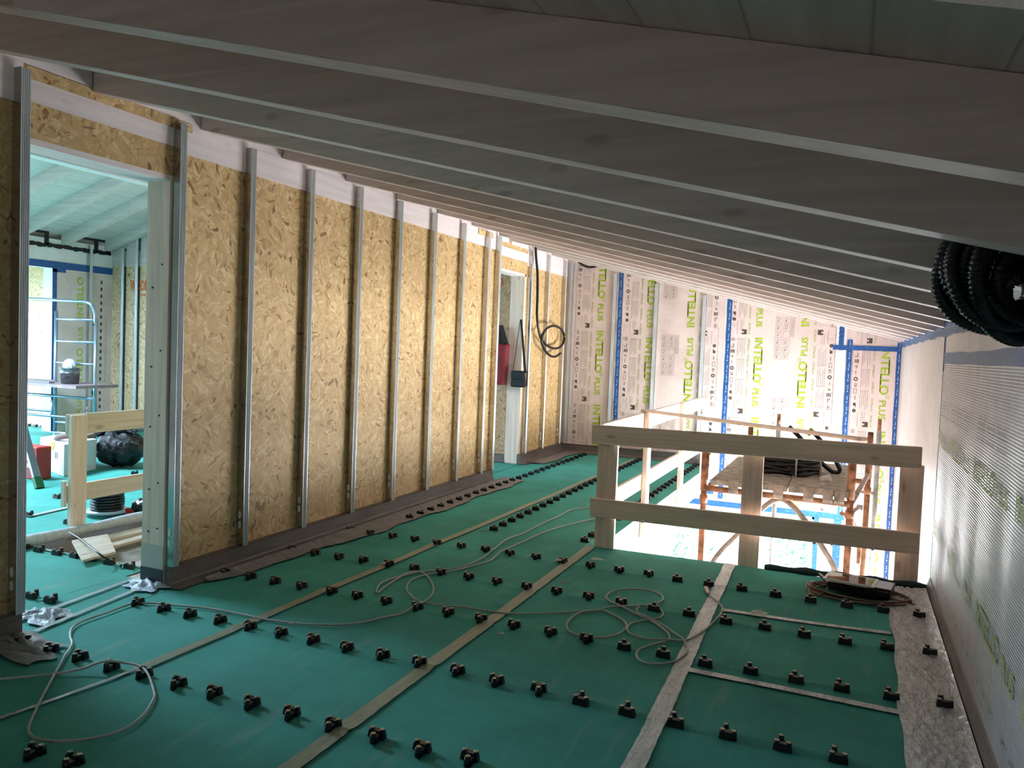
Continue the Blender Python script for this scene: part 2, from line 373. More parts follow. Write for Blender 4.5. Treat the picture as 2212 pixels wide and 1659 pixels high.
# --- silvery membrane strip along the right wall
bm = bm_new(); nx, ny = 26, 190; g = []
for i in range(nx+1):
    row = []
    for j in range(ny+1):
        y = 1.2+(5.86-1.2)*j/ny; x0 = .268+.010*math.sin(y*3)+.006*math.sin(y*11); x = x0+(XR-.035-x0)*i/nx
        wv = abs(math.sin(y*17+x*55+2.6*math.sin(x*23+y*5)))*.008+abs(math.sin(y*31-x*62+3*math.sin(y*7)))*.005
        k = math.sin(PI*i/nx)**.5 if 0 < i < nx else 0
        row.append(bm.verts.new((x, y, .012+wv*k+(.02*(i/nx)**6))))
    g.append(row)
for i in range(nx):
    for j in range(ny): bm.faces.new((g[i][j], g[i+1][j], g[i+1][j+1], g[i][j+1])).smooth = True
tag(link('membrane_strip', bm, SILV), 'crinkled silvery membrane strip lying on the floor along the right wall', 'membrane')

# --- left partition wall with two door openings
def wallbox(x0, x1, y0, y1, z0, z1): 
    bm = bm_new(); box(bm, x0, x1, y0, y1, z0, z1); return bm
O1, O2 = (2.63, 3.575), (8.16, 9.58)
ZH, ZBD, ZT = 2.41, 2.555, 2.727
bm = bm_new()
box(bm, XW-TH, XW, -3.6, O1[0], 0, ZBD); box(bm, XW-TH, XW, O1[1], O2[0], 0, ZBD)
box(bm, XW-TH, XW, O1[0], O1[1], ZH+.0, 2.58)
wl = struct('wall_left', bm, OSBX)
bm = bm_new(); box(bm, XW-TH, XW+.012, -3.6, O1[0], ZBD, ZT+.02); box(bm, XW-TH, XW+.012, O1[1], O2[0], ZBD, ZT); box(bm, XW-TH, XW+.004, O1[0], O1[1], 2.58, 2.685)
link('timber_band', bm, WASHY, wl)['label'] = 'whitewashed timber band'
bm = bm_new(); box(bm, XW-TH+.01, XW+.0125, O1[0], O1[1], 2.685, 2.742); box(bm, XW+.012, XW+.02, O1[1], O1[1]+.10, 2.685, 2.73)
link('packing_strip', bm, OSBX, wl); 
bm = bm_new(); box(bm, XW+.012, XW+.022, 7.62, 7.98, 2.66, 2.72); link('packing_strip', bm, OSBX, wl)
bm = bm_new(); box(bm, XW2-TH, XW2, O2[1], YB, 0, ZBD); box(bm, XW2-TH, XW2, O2[0], O2[1], 2.43, 2.58)
box(bm, XW2-TH, XW2+.006, O2[0], O2[1], 2.69, 2.77)
box(bm, XW-TH, XW, O2[0]-.02, O2[0], 0, 2.72)
wl2 = struct('wall_left_recess', bm, OSBX)
bm = bm_new(); box(bm, XW2-TH, XW2+.012, O2[1], YB, 2.54, 2.78); box(bm, XW2-TH, XW2+.012, O2[0], O2[1], 2.58, 2.69); link('timber_band', bm, WASHY, wl2)
# door jamb posts and door heads
bm = bm_new(); box(bm, XW-TH-.005, XW+.0, O1[1]-.04, O1[1]+.0, 0.02, ZH); 
j = link('door_post', bm, PINEZ, wl, bevel=.002)
bm = bm_new(); box(bm, XW-TH-.004, XW+.0, O1[1]-.046, O1[1]-.0405, 0.0, .11); link('post_foot_wrap', bm, plain('dark_blue_grey_wrap', (62, 66, 76), .4), wl)
bm = bm_new(); box(bm, XW-TH-.004, XW, O1[1]-.043, O1[1]-.0404, .11, .25); link('foil_patch', bm, plain('clear_foil_patch', (196, 190, 182), .25), wl)
bm = bm_new(); box(bm, XW-TH, XW-.001, O1[0], O1[1]-.04, ZH-.03, ZH); link('door_head', bm, WASHY, wl)
bm = bm_new(); box(bm, XW-TH, XW, O1[0]-.02, O1[0]+.002, 0, ZH); link('door_post', bm, PINEZ, wl)
bm = bm_new(); box(bm, XW2-TH-.02, XW2, O2[1]-.05, O2[1], 0.0, 2.40); link('door_post', bm, PINEZ, wl2, bevel=.002)
bm = bm_new(); box(bm, XW2-TH, XW2, O2[0], O2[1]-.05, 2.40, 2.43); link('door_head', bm, WASHY, wl2)
bm = bm_new()
for z in (.35, .62, 1.02, 1.4, 1.9): cyl(bm, (XW-.05, O1[1]-.0415, z), (XW-.05, O1[1]-.044, z), .006); cyl(bm, (XW-.12, O1[1]-.0415, z*.93), (XW-.12, O1[1]-.044, z*.93), .006)
link('screw_head', bm, BLACK, wl)
# white filler between rafters above the partition is made with the rafters
# upstands / baseboards
def upstand(name, p0, p1, h, side, flare=.05):
    """profiled upstand running p0->p1 on the floor; side = unit vector into the room"""
    bm = bm_new(); s = Vector(side); z = Vector((0, 0, 1)); p0, p1 = Vector(p0), Vector(p1)
    pr = [(0, 0), (.075+flare, .002), (.06+flare*.6, .012), (.058, .022), (.05, .034), (.048, h-.006), (.06, h), (0, h)]
    prism(bm, [p0+s*a+z*b for a, b in pr], p1-p0); return struct(name, bm, BASEM)
upstand('baseboard_left', (XW-.005, O1[1]-.03, .004), (XW-.005, O2[0], .004), .125, (1, 0, 0))
upstand('baseboard_left_near', (XW-.005, -3.5, .004), (XW-.005, O1[0]-.0, .004), .125, (1, 0, 0))
upstand('baseboard_left_far', (XW2-.005, O2[1]-.08, .004), (XW2-.005, YB, .004), .125, (1, 0, 0))
upstand('baseboard_back', (XW2, YB, .004), (XS0-.05, YB, .004), .12, (0, -1, 0), .02)
bm = bm_new(); prism(bm, [(XR-.002, 0, .004), (XR-.034, 0, .004), (XR-.03, 0, .03), (XR-.012, 0, .085), (XR-.002, 0, .09)], (0, 5.92, 0)); struct('baseboard_right', bm, plain('grey_upstand', (92, 86, 82), .5, 0, .08, 8)).location = (0, 0, 0)
# grey printed edge film on the floor along the left wall
bm = bm_new(); nx, ny = 8, 120; g = []
for i in range(nx+1):
    row = []
    for jx in range(ny+1):
        t = jx/ny; y = 3.75+t*4.6; wd_ = .05+.14*math.sin(min(1, t*1.6)*PI/2)+.018*math.sin(y*5)+.01*math.sin(y*13)
        x = -3.56+wd_*i/nx*1.25; row.append(bm.verts.new((x, y, .010+.004*abs(math.sin(y*21+x*40))+.02*(1-i/nx)**4)))
    g.append(row)
for i in range(nx):
    for jx in range(ny): bm.faces.new((g[i][jx], g[i+1][jx], g[i+1][jx+1], g[i][jx+1])).smooth = True
film = tag(link('edge_film', bm, FILMG), 'grey plastic edge film on the floor along the foot of the long left wall', 'film')
bm = bm_new(); nx = 5; g = []
for i in range(nx+1):
    row = []
    for jx in range(41):
        y = 9.7+jx/40*1.4; x = -3.79+(.2+.02*math.sin(y*7))*i/nx; row.append(bm.verts.new((x, y, .010+.006*abs(math.sin(y*23+x*40)))))
    g.append(row)
for i in range(nx):
    for jx in range(40): bm.faces.new((g[i][jx], g[i+1][jx], g[i+1][jx+1], g[i][jx+1])).smooth = True
tag(link('edge_film', bm, FILMG), 'grey edge film on the floor in the far left corner by the printed wall', 'film')

# --- roof: ceiling boards
bm = bm_new()
prism(bm, [(XRG, -3.7, ZC(XRG)), (XR+.3, -3.7, ZC(XR+.3)), (XR+.3, -3.7, ZC(XR+.3)+.12), (XRG, -3.7, ZC(XRG)+.12)], (0, 15.1, 0))
XE = XF-2.7
for xa, xb, y0, y1 in ((XE, XRG, -3.7, 3.2), (XE, -9.8, 3.2, 5.4), (-8.4, XRG, 3.2, 5.4), (XE, XRG, 5.4, 11.4)):  # gap in the far slope is added to let the roof lamp in
    za, zb_ = zf(xa)+.15, zf(xb)+.15
    prism(bm, [(xb, y0, zb_), (xa, y0, za), (xa, y0, za+.15), (xb, y0, zb_+.15)], (0, y1-y0, 0))
struct('ceiling', bm, CEIL)
bm = bm_new(); box(bm, XRG-.08, XRG+.08, -3.6, YF, 3.24, 3.72)
tag(link('ridge_beam', bm, WASHY), 'white ridge beam under the roof of the room beyond the left doorway', 'beam')
# rafters of the near roof slope
names = ['nearest whitewashed rafter overhead, only its underside showing at the top right', 'wide dark rafter right across the top of the picture', 'rafter just in front of the hanging black hose coil', 'rafter just behind the hanging black hose coil, ending above the left doorway']
ordn = ['fifth', 'sixth', 'seventh', 'eighth', 'ninth', 'tenth', 'eleventh', 'twelfth', 'thirteenth', 'fourteenth']
k = 0; ry = []
for i in range(15):
    y1 = 3.10+.745*(i-3)+(.03 if i == 0 else 0)
    if y1 > YB-.02: break
    y0 = y1-RW; ry.append((y0, y1))
    bm = bm_new(); xa, xb = XW+.013 if y1 < O2[0] else XW2+.013, XR-.002
    prism(bm, [(xa, y0, zb(xa)), (xb, y0, zb(xb)), (xb, y0, zb(xb)+RH-.001), (xa, y0, zb(xa)+RH-.001)], (0, RW, 0))
    lab = names[i] if i < 4 else ordn[i-4]+' whitewashed roof rafter counting back from the camera'
    tag(link('rafter', bm, WASH, bevel=.0025, loc=(xa, y0, zb(xa))), lab, 'rafter', 'whitewashed roof rafters')
# white blocking between rafters on top of the partition
bm = bm_new()
ys = [-3.6]+[v for p in ry for v in p]+[YB]
for a, b in zip(ys[::2], ys[1::2]):
    for (s0, s1, xx) in ((-3.6, O2[0], XW), (O2[0], YB, XW2)):
        c, d = max(a, s0), min(b, s1)
        if d-c > .01: box(bm, xx-TH, xx+.008, c, d, ZT+.02 if xx == XW2 or c < O1[0] else ZT, ZC(xx+.008)-.003)
struct('trim_1', bm, WASHY)
bm = bm_new()
for y0, y1 in ry: 
    xx = XW if y1 < O2[0] else XW2
    box(bm, xx-TH, xx+.0, y0, y1, zb(xx)-.002, ZC(xx)-.003)
struct('trim_2', bm, WASHY)

# --- metal studs
STUDL = ['black-shadowed metal stud at the left side of the left doorway', 'wide metal stud at the right side of the left doorway', 'first', 'second', 'third', 'fourth', 'fifth', 'sixth', 'seventh']
def stud(name, loc, h, label, n=(1, 0, 0), t=(0, 1, 0), depth=.052, width=.05, group='metal studs on the board walls', holes=True, opened=False):
    """C stud; n = out of the wall, t = along the wall away from the web"""
    e = empty('metal_stud', loc, label, 'stud', group); n = Vector(n); t = Vector(t); z = Vector((0, 0, 1))
    bm = bm_new()   # web
    prism(bm, [Vector((0, 0, 0)), n*depth, n*depth+t*.0012, t*.0012], z*h)
    prism(bm, [Vector((0, 0, 0))+t*.0012, t*width, t*width+n*.001, t*.0012+n*.001], z*h)
    link('web', bm, ZINCD, e)
    bm = bm_new()   # ribbed front flange
    pr = []; m = 10
    for q in range(m+1): pr.append((width*q/m, depth-(.003 if q in (2, 4, 6, 8) else 0)))
    pts = [t*a+n*b for a, b in pr]+[t*width+n*(depth-.012), t*(width-.001)+n*(depth-.012), t*(width-.001)+n*(depth-.0045), t*.001+n*(depth-.0045)]
    prism(bm, pts, z*h); link('flange', bm, ZINC, e)
    if holes:
        for zz in (.14, .205):
            bm = bm_new(); pts = []
            for q in range(16):
                an = 2*PI*q/16; pts.append(n*(depth*.5+.011*math.cos(an))+z*(zz+.017*math.sin(an)+(.008 if math.sin(an) > 0 else -.008))-t*.002)
            prism(bm, pts, t*.0018); link('punched_tab', bm, TAB, e)
    return e
ST = ['dark metal stud left of the left doorway', 'metal stud on the right edge of the left doorway'] + ['metal stud on the long board wall, %s to the right of the left doorway' % s for s in ('first', 'second', 'third', 'fourth', 'fifth', 'sixth')] + ['metal stud close beside the corner stud of the long board wall', 'corner metal stud at the far end of the long board wall']
yst = [2.585, 3.55, 4.14, 4.755, 5.375, 5.985, 6.60, 7.21, 7.80, 8.09]
for y, lab in zip(yst, ST):
    z0 = .128; stud('s', (XW, y, z0), zb(XW+.055)-z0-.006-(.0), lab, depth=.058)
for y, lab in zip([9.62, 10.25, 10.93], ['metal stud on the right side of the far doorway, behind the shoulder bag', 'metal stud behind the looped black hose, between far doorway and corner', 'metal stud in the far left corner beside the printed membrane']):
    stud('s', (XW2, y, .128), zb(XW2+.055)-.135, lab, depth=.058)
for x, lab in zip([-3.845, -3.19, -2.59, -1.925], ['metal stud at the left edge of the printed end wall, in the corner', 'metal stud on the printed end wall just left of the first blue tape', 'metal stud in the middle of the printed end wall right of the first blue tape', 'metal stud on the printed end wall above the far end of the stair railing']):
    stud('s', (x+.055, YB-.006, .12), zb(x+.055)-.127, lab, n=(0, -1, 0), t=(-1, 0, 0), width=.055, depth=.03, group='metal studs on the printed end wall', holes=False)

# ------------------------------------------------------------------ printed end wall
_tc = {}
def text_geo(s):
    if s in _tc: return _tc[s]
    cu = bpy.data.curves.new('t', 'FONT'); cu.body = s; cu.resolution_u = 3; cu.offset = .018
    o = bpy.data.objects.new('t', cu); COL.objects.link(o); dg = bpy.context.evaluated_depsgraph_get()
    me = o.evaluated_get(dg).to_mesh(); V = [v.co.copy() for v in me.vertices]; Fc = [list(p.vertices) for p in me.polygons]
    bpy.data.objects.remove(o); bpy.data.curves.remove(cu)
    x0, x1 = min(v.x for v in V), max(v.x for v in V); y0, y1 = min(v.y for v in V), max(v.y for v in V)
    V = [((v.x-x0)/(x1-x0), (v.y-y0)/(y1-y0)) for v in V]; _tc[s] = (V, Fc); return _tc[s]
class Sheet:
    """collects flat printing on a wall plane: o origin, a = reading direction, b = letter up"""
    def __init__(s): s.g = {}
    def bm(s, k):
        if k not in s.g: s.g[k] = bm_new()
        return s.g[k]
    def text(s, k, txt, o, a, b, L, Hh, clip=None):
        V, Fc = text_geo(txt); o, a, b = Vector(o), Vector(a), Vector(b); bm = s.bm(k)
        P = [o+a*(x*L)+b*(y*Hh) for x, y in V]
        if clip:
            c = sum(P, Vector())/len(P)
        vs = [None]*len(P)
        for f in Fc:
            if clip and not all(clip(P[i]) for i in f): continue
            for i in f:
                if vs[i] is None: vs[i] = bm.verts.new(P[i])
            try: bm.faces.new([vs[i] for i in f])
            except ValueError: pass
    def quad(s, k, o, a, b, x0, x1, y0, y1, clip=None):
        o, a, b = Vector(o), Vector(a), Vector(b); P = [o+a*x+b*y for x, y in ((x0, y0), (x1, y0), (x1, y1), (x0, y1))]
        if clip and not all(clip(p) for p in P): return
        bm = s.bm(k); bm.faces.new([bm.verts.new(p) for p in P])
    def frame(s, k, o, a, b, x0, x1, y0, y1, w, clip=None):
        s.quad(k, o, a, b, x0, x1, y0, y0+w, clip); s.quad(k, o, a, b, x0, x1, y1-w, y1, clip)
        s.quad(k, o, a, b, x0, x0+w, y0+w, y1-w, clip); s.quad(k, o, a, b, x1-w, x1, y0+w, y1-w, clip)
    def ring(s, k, o, a, b, x, y, r, w, clip=None, n=16):
        o, a, b = Vector(o), Vector(a), Vector(b); bm = s.bm(k)
        c = o+a*x+b*y
        if clip and not clip(c): return
        for i in range(n):
            t0, t1 = 2*PI*i/n, 2*PI*(i+1)/n
            bm.faces.new([bm.verts.new(c+(a*math.cos(t)+b*math.sin(t))*q) for t, q in ((t0, r), (t1, r), (t1, r-w), (t0, r-w))])
    def build(s, parent, pre=''):
        for k, (bm) in s.g.items():
            m, nm = {'g': (GREENP, 'green_lettering'), 'p': (PALEG, 'pale_green_lettering'), 'd': (DARKP, 'dark_printing'), 'y': (GREYP, 'grey_printing'), 'w': (WHITEP, 'tape_printing'), 'o': (ORANGE, 'orange_lettering')}[k]
            me = bpy.data.meshes.new(nm); bm.to_mesh(me); bm.free(); me.materials.append(m)
            o = bpy.data.objects.new(nm, me); COL.objects.link(o); o.parent = parent
PER = 1.062
def half_roll(sh, o, a, b, span, clip, seedoff=0):
    """one printed half of a membrane roll. o at the roll centre line at the I of the lettering, a reading dir, b = towards the roll edge's opposite (letter up = towards centre)"""
    a = Vector(a); b = Vector(b); o = Vector(o)
    for k in range(-3, 4):
        oo = o+a*(PER*k)
        # b points from the edge to the centre line; big text base at .335 from centre
        base = -.335
        sh.text('g', 'INTELLO', oo+b*base, a, b, .60, .105, clip)
        sh.quad('g', oo, a, b, .16, .345, base+.093, base+.106, clip); sh.quad('g', oo, a, b, .345, .56, base, base+.012, clip)
        sh.ring('g', oo, a, b, .625, base+.10, .026, .004, clip); sh.text('g', 'R', oo+a*.616+b*(base+.09), a, b, .018, .022, clip)
        sh.text('g', 'PLUS', oo+a*.675+b*(base+.005), a, b, .245, .082, clip)
        for q in range(5): sh.text('p', 'INTELLO', oo+a*(q*PER/5+.02)+b*(-.425), a, b, .15, .026, clip)
        for q in range(3):     # blocks of small text lines
            for ln in range(5):
                ww = .235-.03*((ln*7+q*3) % 3)
                sh.quad('y', oo, a, b, .02+q*.27, .02+q*.27+ww, -.555+ln*.022, -.5515+ln*.022, clip)
                sh.quad('d', oo, a, b, .015+q*.27, .022+q*.27, -.557+ln*.022, -.550+ln*.022, clip)
        for ln in range(3): sh.quad('y', oo, a, b, .83, .83+.13-.02*ln, -.53+ln*.02, -.527+ln*.02, clip)
        # square mark with a bite
        sh.quad('d', oo, a, b, .955, 1.02, -.485, -.445, clip); sh.quad('d', oo, a, b, .955, .975, -.51, -.485, clip); sh.quad('d', oo, a, b, 1.0, 1.02, -.51, -.485, clip)
        sh.quad('y', oo, a, b, .84, 1.02, -.572, -.568, clip)
        # icons column
        ic = -.615
        sh.ring('d', oo, a, b, .03, ic, .026, .003, clip); sh.quad('d', oo, a, b, .022, .038, ic-.008, ic+.008, clip)
        sh.quad('d', oo, a, b, .085, .14, ic+.004, ic+.012, clip); sh.quad('d', oo, a, b, .12, .14, ic-.018, ic-.008, clip)
        for q in range(3): sh.quad('d', oo, a, b, .165, .21, ic-.024+q*.019, ic-.013+q*.019, clip)
        sh.quad('y', oo, a, b, .24, .28, ic, ic+.006, clip); sh.quad('d', oo, a, b, .25, .258, ic-.02, ic+.01, clip); sh.quad('y', oo, a, b, .31, .35, ic-.01, ic-.002, clip)
        sh.ring('d', oo, a, b, .415, ic, .026, .013, clip)
        sh.text('d', 'CE', oo+a*.47+b*(ic-.012), a, b, .045, .028, clip)
        sh.frame('d', oo, a, b, .54, .60, ic-.02, ic+.018, .004, clip); sh.quad('y', oo, a, b, .63, .68, ic-.004, ic+.006, clip)
        sh.quad('d', oo, a, b, .72, .755, ic-.016, ic+.016, clip); sh.quad('d', oo, a, b, .76, .768, ic+.004, ic+.02, clip)
        sh.ring('d', oo, a, b, .82, ic, .022, .017, clip); sh.ring('y', oo, a, b, .9, ic, .02, .002, clip)
        # ruler
        sh.quad('d', oo, a, b, 0, PER, -.664, -.6615, clip)
        for q in range(10): sh.quad('d', oo, a, b, q*PER/10, q*PER/10+.003, -.662, -.662+(.014 if q else .07), clip)
        for q in range(9):     # dots
            for r_ in (-.20, -.13): 
                if not (.1 < q/9 < .55 and r_ > -.15): sh.quad('y', oo, a, b, q*PER/9, q*PER/9+.008, r_, r_+.004, clip)
def pictos(sh, cx, z0, clip):
    a, b = Vector((0, 0, -1)), Vector((1, 0, 0))
    for k in range(-3, 4):
        o = Vector((cx, YB-.0085, z0-PER*k))
        for r_ in range(6):
            for c in range(2):
                sh.frame('y', o, a, b, r_*.096, r_*.096+.08, -.085+c*.1, -.005+c*.1, .003, clip)
                if r_ == 2 and c == 1: continue
                sh.quad('y', o, a, b, r_*.096+.02, r_*.096+.026, -.07+c*.1, -.03+c*.1, clip); sh.quad('y', o, a, b, r_*.096+.02, r_*.096+.06, -.04+c*.1, -.036+c*.1, clip)
                sh.quad('d' if (r_+c) % 2 else 'y', o, a, b, r_*.096+.045, r_*.096+.06, -.065+c*.1, -.05+c*.1, clip)
        for ln in range(6): sh.quad('y', o, a, b, 0, .26, .105+ln*.009, .107+ln*.009, clip)
        for q in range(6): 
            for c in (-.06, 0, .06): sh.quad('y', o, a, b, .63+q*.075, .638+q*.075, c, c+.004, clip)
def ztop(x): return zb(x)+RH
# wall in pieces round the lower window
bm = bm_new(); WX0, WX1, WZ0, WZ1 = -2.35, -.33, -2.45, -.56
box(bm, -6.2, WX0, YB, YB+.25, LOW, 0); box(bm, WX1, XR+.25, YB, YB+.25, LOW, 0)
box(bm, WX0, WX1, YB, YB+.25, LOW, WZ0); box(bm, WX0, WX1, YB, YB+.25, WZ1, 0)
prism(bm, [(XW2-TH, YB, 0), (XR+.25, YB, 0), (XR+.25, YB, ztop(XR+.25)+.02), (XW2-TH, YB, ztop(XW2-TH)+.02)], (0, .25, 0))
wb = struct('wall_back', bm, WPAINT)
def memsheet(x0, x1, z0, mat=MEMB, y=YB-.004, zt=None):
    bm = bm_new(); prism(bm, [(x0, y, z0), (x1, y, z0), (x1, y, (ztop(x1) if zt is None else zt)-.004), (x0, y, (ztop(x0) if zt is None else zt)-.004)], (0, .0035, 0))
    return link('membrane_sheet', bm, mat, wb)
D = (0, 0, -1); U = (0, 0, 1); RX = (1, 0, 0); LX = (-1, 0, 0); yp = YB-.0075
def clipf(x0, x1, z0=0.0): return lambda p: x0 < p.x < x1 and z0 < p.z < ztop(p.x)-.01
s = memsheet(XW2+.01, -3.09, 0); sh = Sheet(); half_roll(sh, (-3.08, yp, 1.777), D, RX, 0, clipf(XW2+.02, -3.13)); sh.build(s)
s = memsheet(-3.05, -1.63, 0); sh = Sheet(); c = clipf(-3.04, -1.64)
half_roll(sh, (-2.36, yp, 1.699), D, RX, 0, c); half_roll(sh, (-2.36, yp, 1.863), U, LX, 0, c); pictos(sh, -2.38, 1.75, c); sh.build(s)
s = memsheet(-1.63, -.10, -.5); sh = Sheet(); c = clipf(-1.53, -.17, -.48)
half_roll(sh, (-.885, yp, 1.746), D, RX, 0, c); half_roll(sh, (-.885, yp, 1.914), U, LX, 0, c); pictos(sh, -.88, 2.03, c); sh.build(s)
s = memsheet(-.09, XR-.003, LOW+.02); sh = Sheet(); half_roll(sh, (.655, yp, 1.677), D, RX, 0, clipf(-.02, .54, -2.5)); sh.build(s)
for x0, x1 in ((-1.625, -1.56), (-.215, -.10)):
    bm = bm_new(); box(bm, x0, x1, YB-.0065, YB-.0045, -.45, ztop(x1)-.006); link('membrane_edge', bm, MEMW, wb)
def ytape(name, x0, x1, z0, z1, y=YB-.011, lean=0, par=None, mat=None):
    bm = bm_new(); n = 24; L = []; R = []
    for i in range(n+1):
        t = i/n; z = z0+(z1-z0)*t; w = .003*math.sin(i*1.9); L.append((x0+lean*t+w, y, z)); R.append((x1+lean*t+w*.5, y, z))
    prism(bm, L+R[::-1], (0, .002, 0)); o = link(name, bm, mat or BLUE, par or wb)
    sh = Sheet()
    if z1-z0 > .5:
        m = int((z1-z0)/.14)
        for i in range(m):
            zz = z0+.05+i*.14; xx = (x0+x1)/2+lean*(zz-z0)/(z1-z0)
            sh.quad('w', (xx, y-.001, zz), U, LX, 0, .02, -.006, .004); sh.quad('w', (xx, y-.001, zz), U, LX, .035, .09, -.008, -.002)
        sh.build(o)
    return o
ytape('blue_tape', -3.115, -3.055, .12, ztop(-3.1)-.01, lean=0)
ytape('blue_tape', -1.60, -1.535, -.45, ztop(-1.55)-.01)
ytape('blue_tape', -.185, -.125, 1.62, ztop(-.12)-.01)
ytape('blue_tape', -.085, -.02, -.5, 1.76)
ytape('blue_tape', .495, .545, LOW+.05, zb(.55)+.0)
bm = bm_new(); box(bm, -.25, .52, YB-.0135, YB-.0115, 1.625, 1.685); link('blue_tape', bm, BLUE, wb)
bm = bm_new(); box(bm, -2.6, -.28, YB-.012, YB-.009, WZ1+.0, WZ1+.075); box(bm, -.36, -.30, YB-.012, YB-.009, LOW+.1, WZ1); box(bm, -.12, -.03, YB-.012, YB-.009, LOW+.1, WZ1); box(bm, -.28, .0, YB-.012, YB-.009, WZ1+.0, WZ1+.075)
box(bm, -2.1, -1.66, YB-.012, YB-.009, -.40, -.345); box(bm, -1.72, -1.66, YB-.012, YB-.009, -.345, -.2); link('blue_tape', bm, BLUE, wb)
# lower window frame and pane
bm = bm_new()
for a in ((WX0, WX0+.06, WZ0, WZ1), (WX1-.06, WX1, WZ0, WZ1), (WX0, WX1, WZ0, WZ0+.06), (WX0, WX1, WZ1-.05, WZ1), ): box(bm, a[0], a[1], YB+.08, YB+.14, a[2], a[3])
struct('window_1', bm, plain('white_window_frame', (225, 228, 230), .4))

# ------------------------------------------------------------------ right wall
RWN = (5.6, 10.7, -2.35, -.29)
bm = bm_new()
box(bm, XR, XR+.25, -.2, YB+.25, 0, zb(XR)+.10); box(bm, XR, XR+.25, -3.6, -.2, 0, .35); box(bm, XR, XR+.25, -3.6, -.2, 1.6, zb(XR)+.10); box(bm, XR, XR+.25, -3.6, -3.0, .35, 1.6); box(bm, XR, XR+.25, -2.2, -.2, .35, 1.6); box(bm, XR, XR+.25, -3.0, -2.2, 1.15, 1.6)  # leaves an unseen opening behind the camera, added to light the near end
box(bm, XR, XR+.25, -3.6, RWN[0], LOW, 0); box(bm, XR, XR+.25, RWN[1], YB+.25, LOW, 0)
box(bm, XR, XR+.25, RWN[0], RWN[1], LOW, RWN[2]); box(bm, XR, XR+.25, RWN[0], RWN[1], RWN[3], 0)
wr = struct('wall_right', bm, WPAINT)
bm = bm_new(); n = 90; m = 30; g = []      # the ribbed membrane bulges between its battens
for i in range(n+1):
    y = -.18+(5.955+.18)*i/n; row = []
    for jx in range(m+1):
        z = .03+(1.5-.03)*jx/m; bul = .005*math.sin(PI*jx/m)*abs(math.sin(PI*(y-5.955)/.62))
        row.append(bm.verts.new((XR-.004-bul, y, z)))
    g.append(row)
for i in range(n):
    for jx in range(m): bm.faces.new((g[i][jx], g[i+1][jx], g[i+1][jx+1], g[i][jx+1])).smooth = True
rm = link('ribbed_membrane', bm, MEMR, wr); rm['label'] = 'silvery ribbed membrane with faded green print'
def xclip(y0, y1, z0, z1): return lambda p: y0 < p.y < y1 and z0 < p.z < z1
sh = Sheet(); c = xclip(-.5, 5.9, .1, 1.48); A = (0, -1, 0); B = (0, 0, 1); xx = XR-.0125
for k in range(-1, 6):
    y = 5.32-PER*k
    sh.text('p', 'INTELLO', (xx, y, .97), A, B, .60, .105, c); sh.text('p', 'PLUS', (xx, y-.67, .97), A, B, .25, .085, c)
    sh.text('p', 'INTELLO', (xx, y-.3, .40), A, B, .60, .105, c); sh.text('p', 'PLUS', (xx, y-.97, .40), A, B, .25, .085, c)
    for q in range(3):
        for ln in range(5): sh.quad('y', (xx, y-q*.27-.05, 1.17+ln*.022), A, B, 0, .22, 0, .0035, c)
    for q in range(6): sh.quad('y', (xx, y-q*.10-.3, 1.36-.012*(q % 3)), A, B, 0, .006, 0, .03, c)
    for q in range(6): sh.quad('y', (xx, y-q*.16, .2), A, B, 0, .04, 0, .012, c)
sh.build(rm)
bm = bm_new(); box(bm, XR-.003, XR-.0005, -.18, 5.955, 1.5, zb(XR)+.02); link('upper_membrane', bm, MEMP, wr)
bm = bm_new(); box(bm, XR-.003, XR-.0005, 5.955, YB, RWN[3]+.02, zb(XR)+.02); pm = link('pale_membrane', bm, MEMP, wr)
sh = Sheet(); c = None
for y in (6.35, 7.1, 7.9, 8.9, 9.7, 10.4): sh.quad('y', (XR-.0045, y, 0), B, A, -.4, 1.70, 0, .006)
random.seed(3)
for i in range(150):
    y = random.uniform(6.05, 11.0); z = random.uniform(-.4, 1.65); sh.quad(random.choice('yyp'), (XR-.0042, y, z), B, A, 0, random.uniform(.02, .07), 0, .01)
sh.build(pm)
bm = bm_new(); n = 60; L = []; R = []
for i in range(n+1):
    y = 5.97-6.15*i/n; L.append((XR-.0078, y, 1.566+.002*math.sin(i*.9)+.003*math.sin(i*.31))); R.append((XR-.0078, y, 1.499+.002*math.sin(i*.6)))
prism(bm, L+R[::-1], (.002, 0, 0)); link('blue_tape', bm, BLUEL, wr)['label'] = 'broad faded blue tape line'
bm = bm_new(); box(bm, XR-.009, XR-.006, 5.93, 5.965, 1.45, 1.76); box(bm, XR-.007, XR-.005, 5.95, 5.962, -.05, 1.45)
link('blue_tape', bm, BLUEL, wr)
bm = bm_new(); n = 80; L = []; R = []
for i in range(n+1):
    y = 2.2+(YB-.02-2.2)*i/n; L.append((XR-.012, y, zb(XR)-.001)); R.append((XR-.012, y, zb(XR)-.056-.006*math.sin(i*.8)-.004*math.sin(i*2.1)))
prism(bm, L+R[::-1], (.002, 0, 0)); link('blue_tape', bm, BLUEL, wr)
bm = bm_new()
ysr = [v for p in ry for v in p if p[0] > 1.0][1:]+[YB]
for a, b in zip(ysr[::2], ysr[1::2]):
    if b > a and a > 3.8: box(bm, XR-.014, XR-.0005, a+.002, b-.002, zb(XR)-.01, ztop(XR)-.01)
link('blue_tape', bm, BLUE, wr)

# ------------------------------------------------------------------ shell: near end, far room, lower storey, outdoors
bm = bm_new(); box(bm, XF-2.8, XR+.25, -3.85, -3.6, LOW, 4.2); struct('wall_front', bm, WPAINT)
def strikes(x0, x1, y0, y1, z0, z1): bm = bm_new(); box(bm, x0, x1, y0, y1, z0, z1); return bm
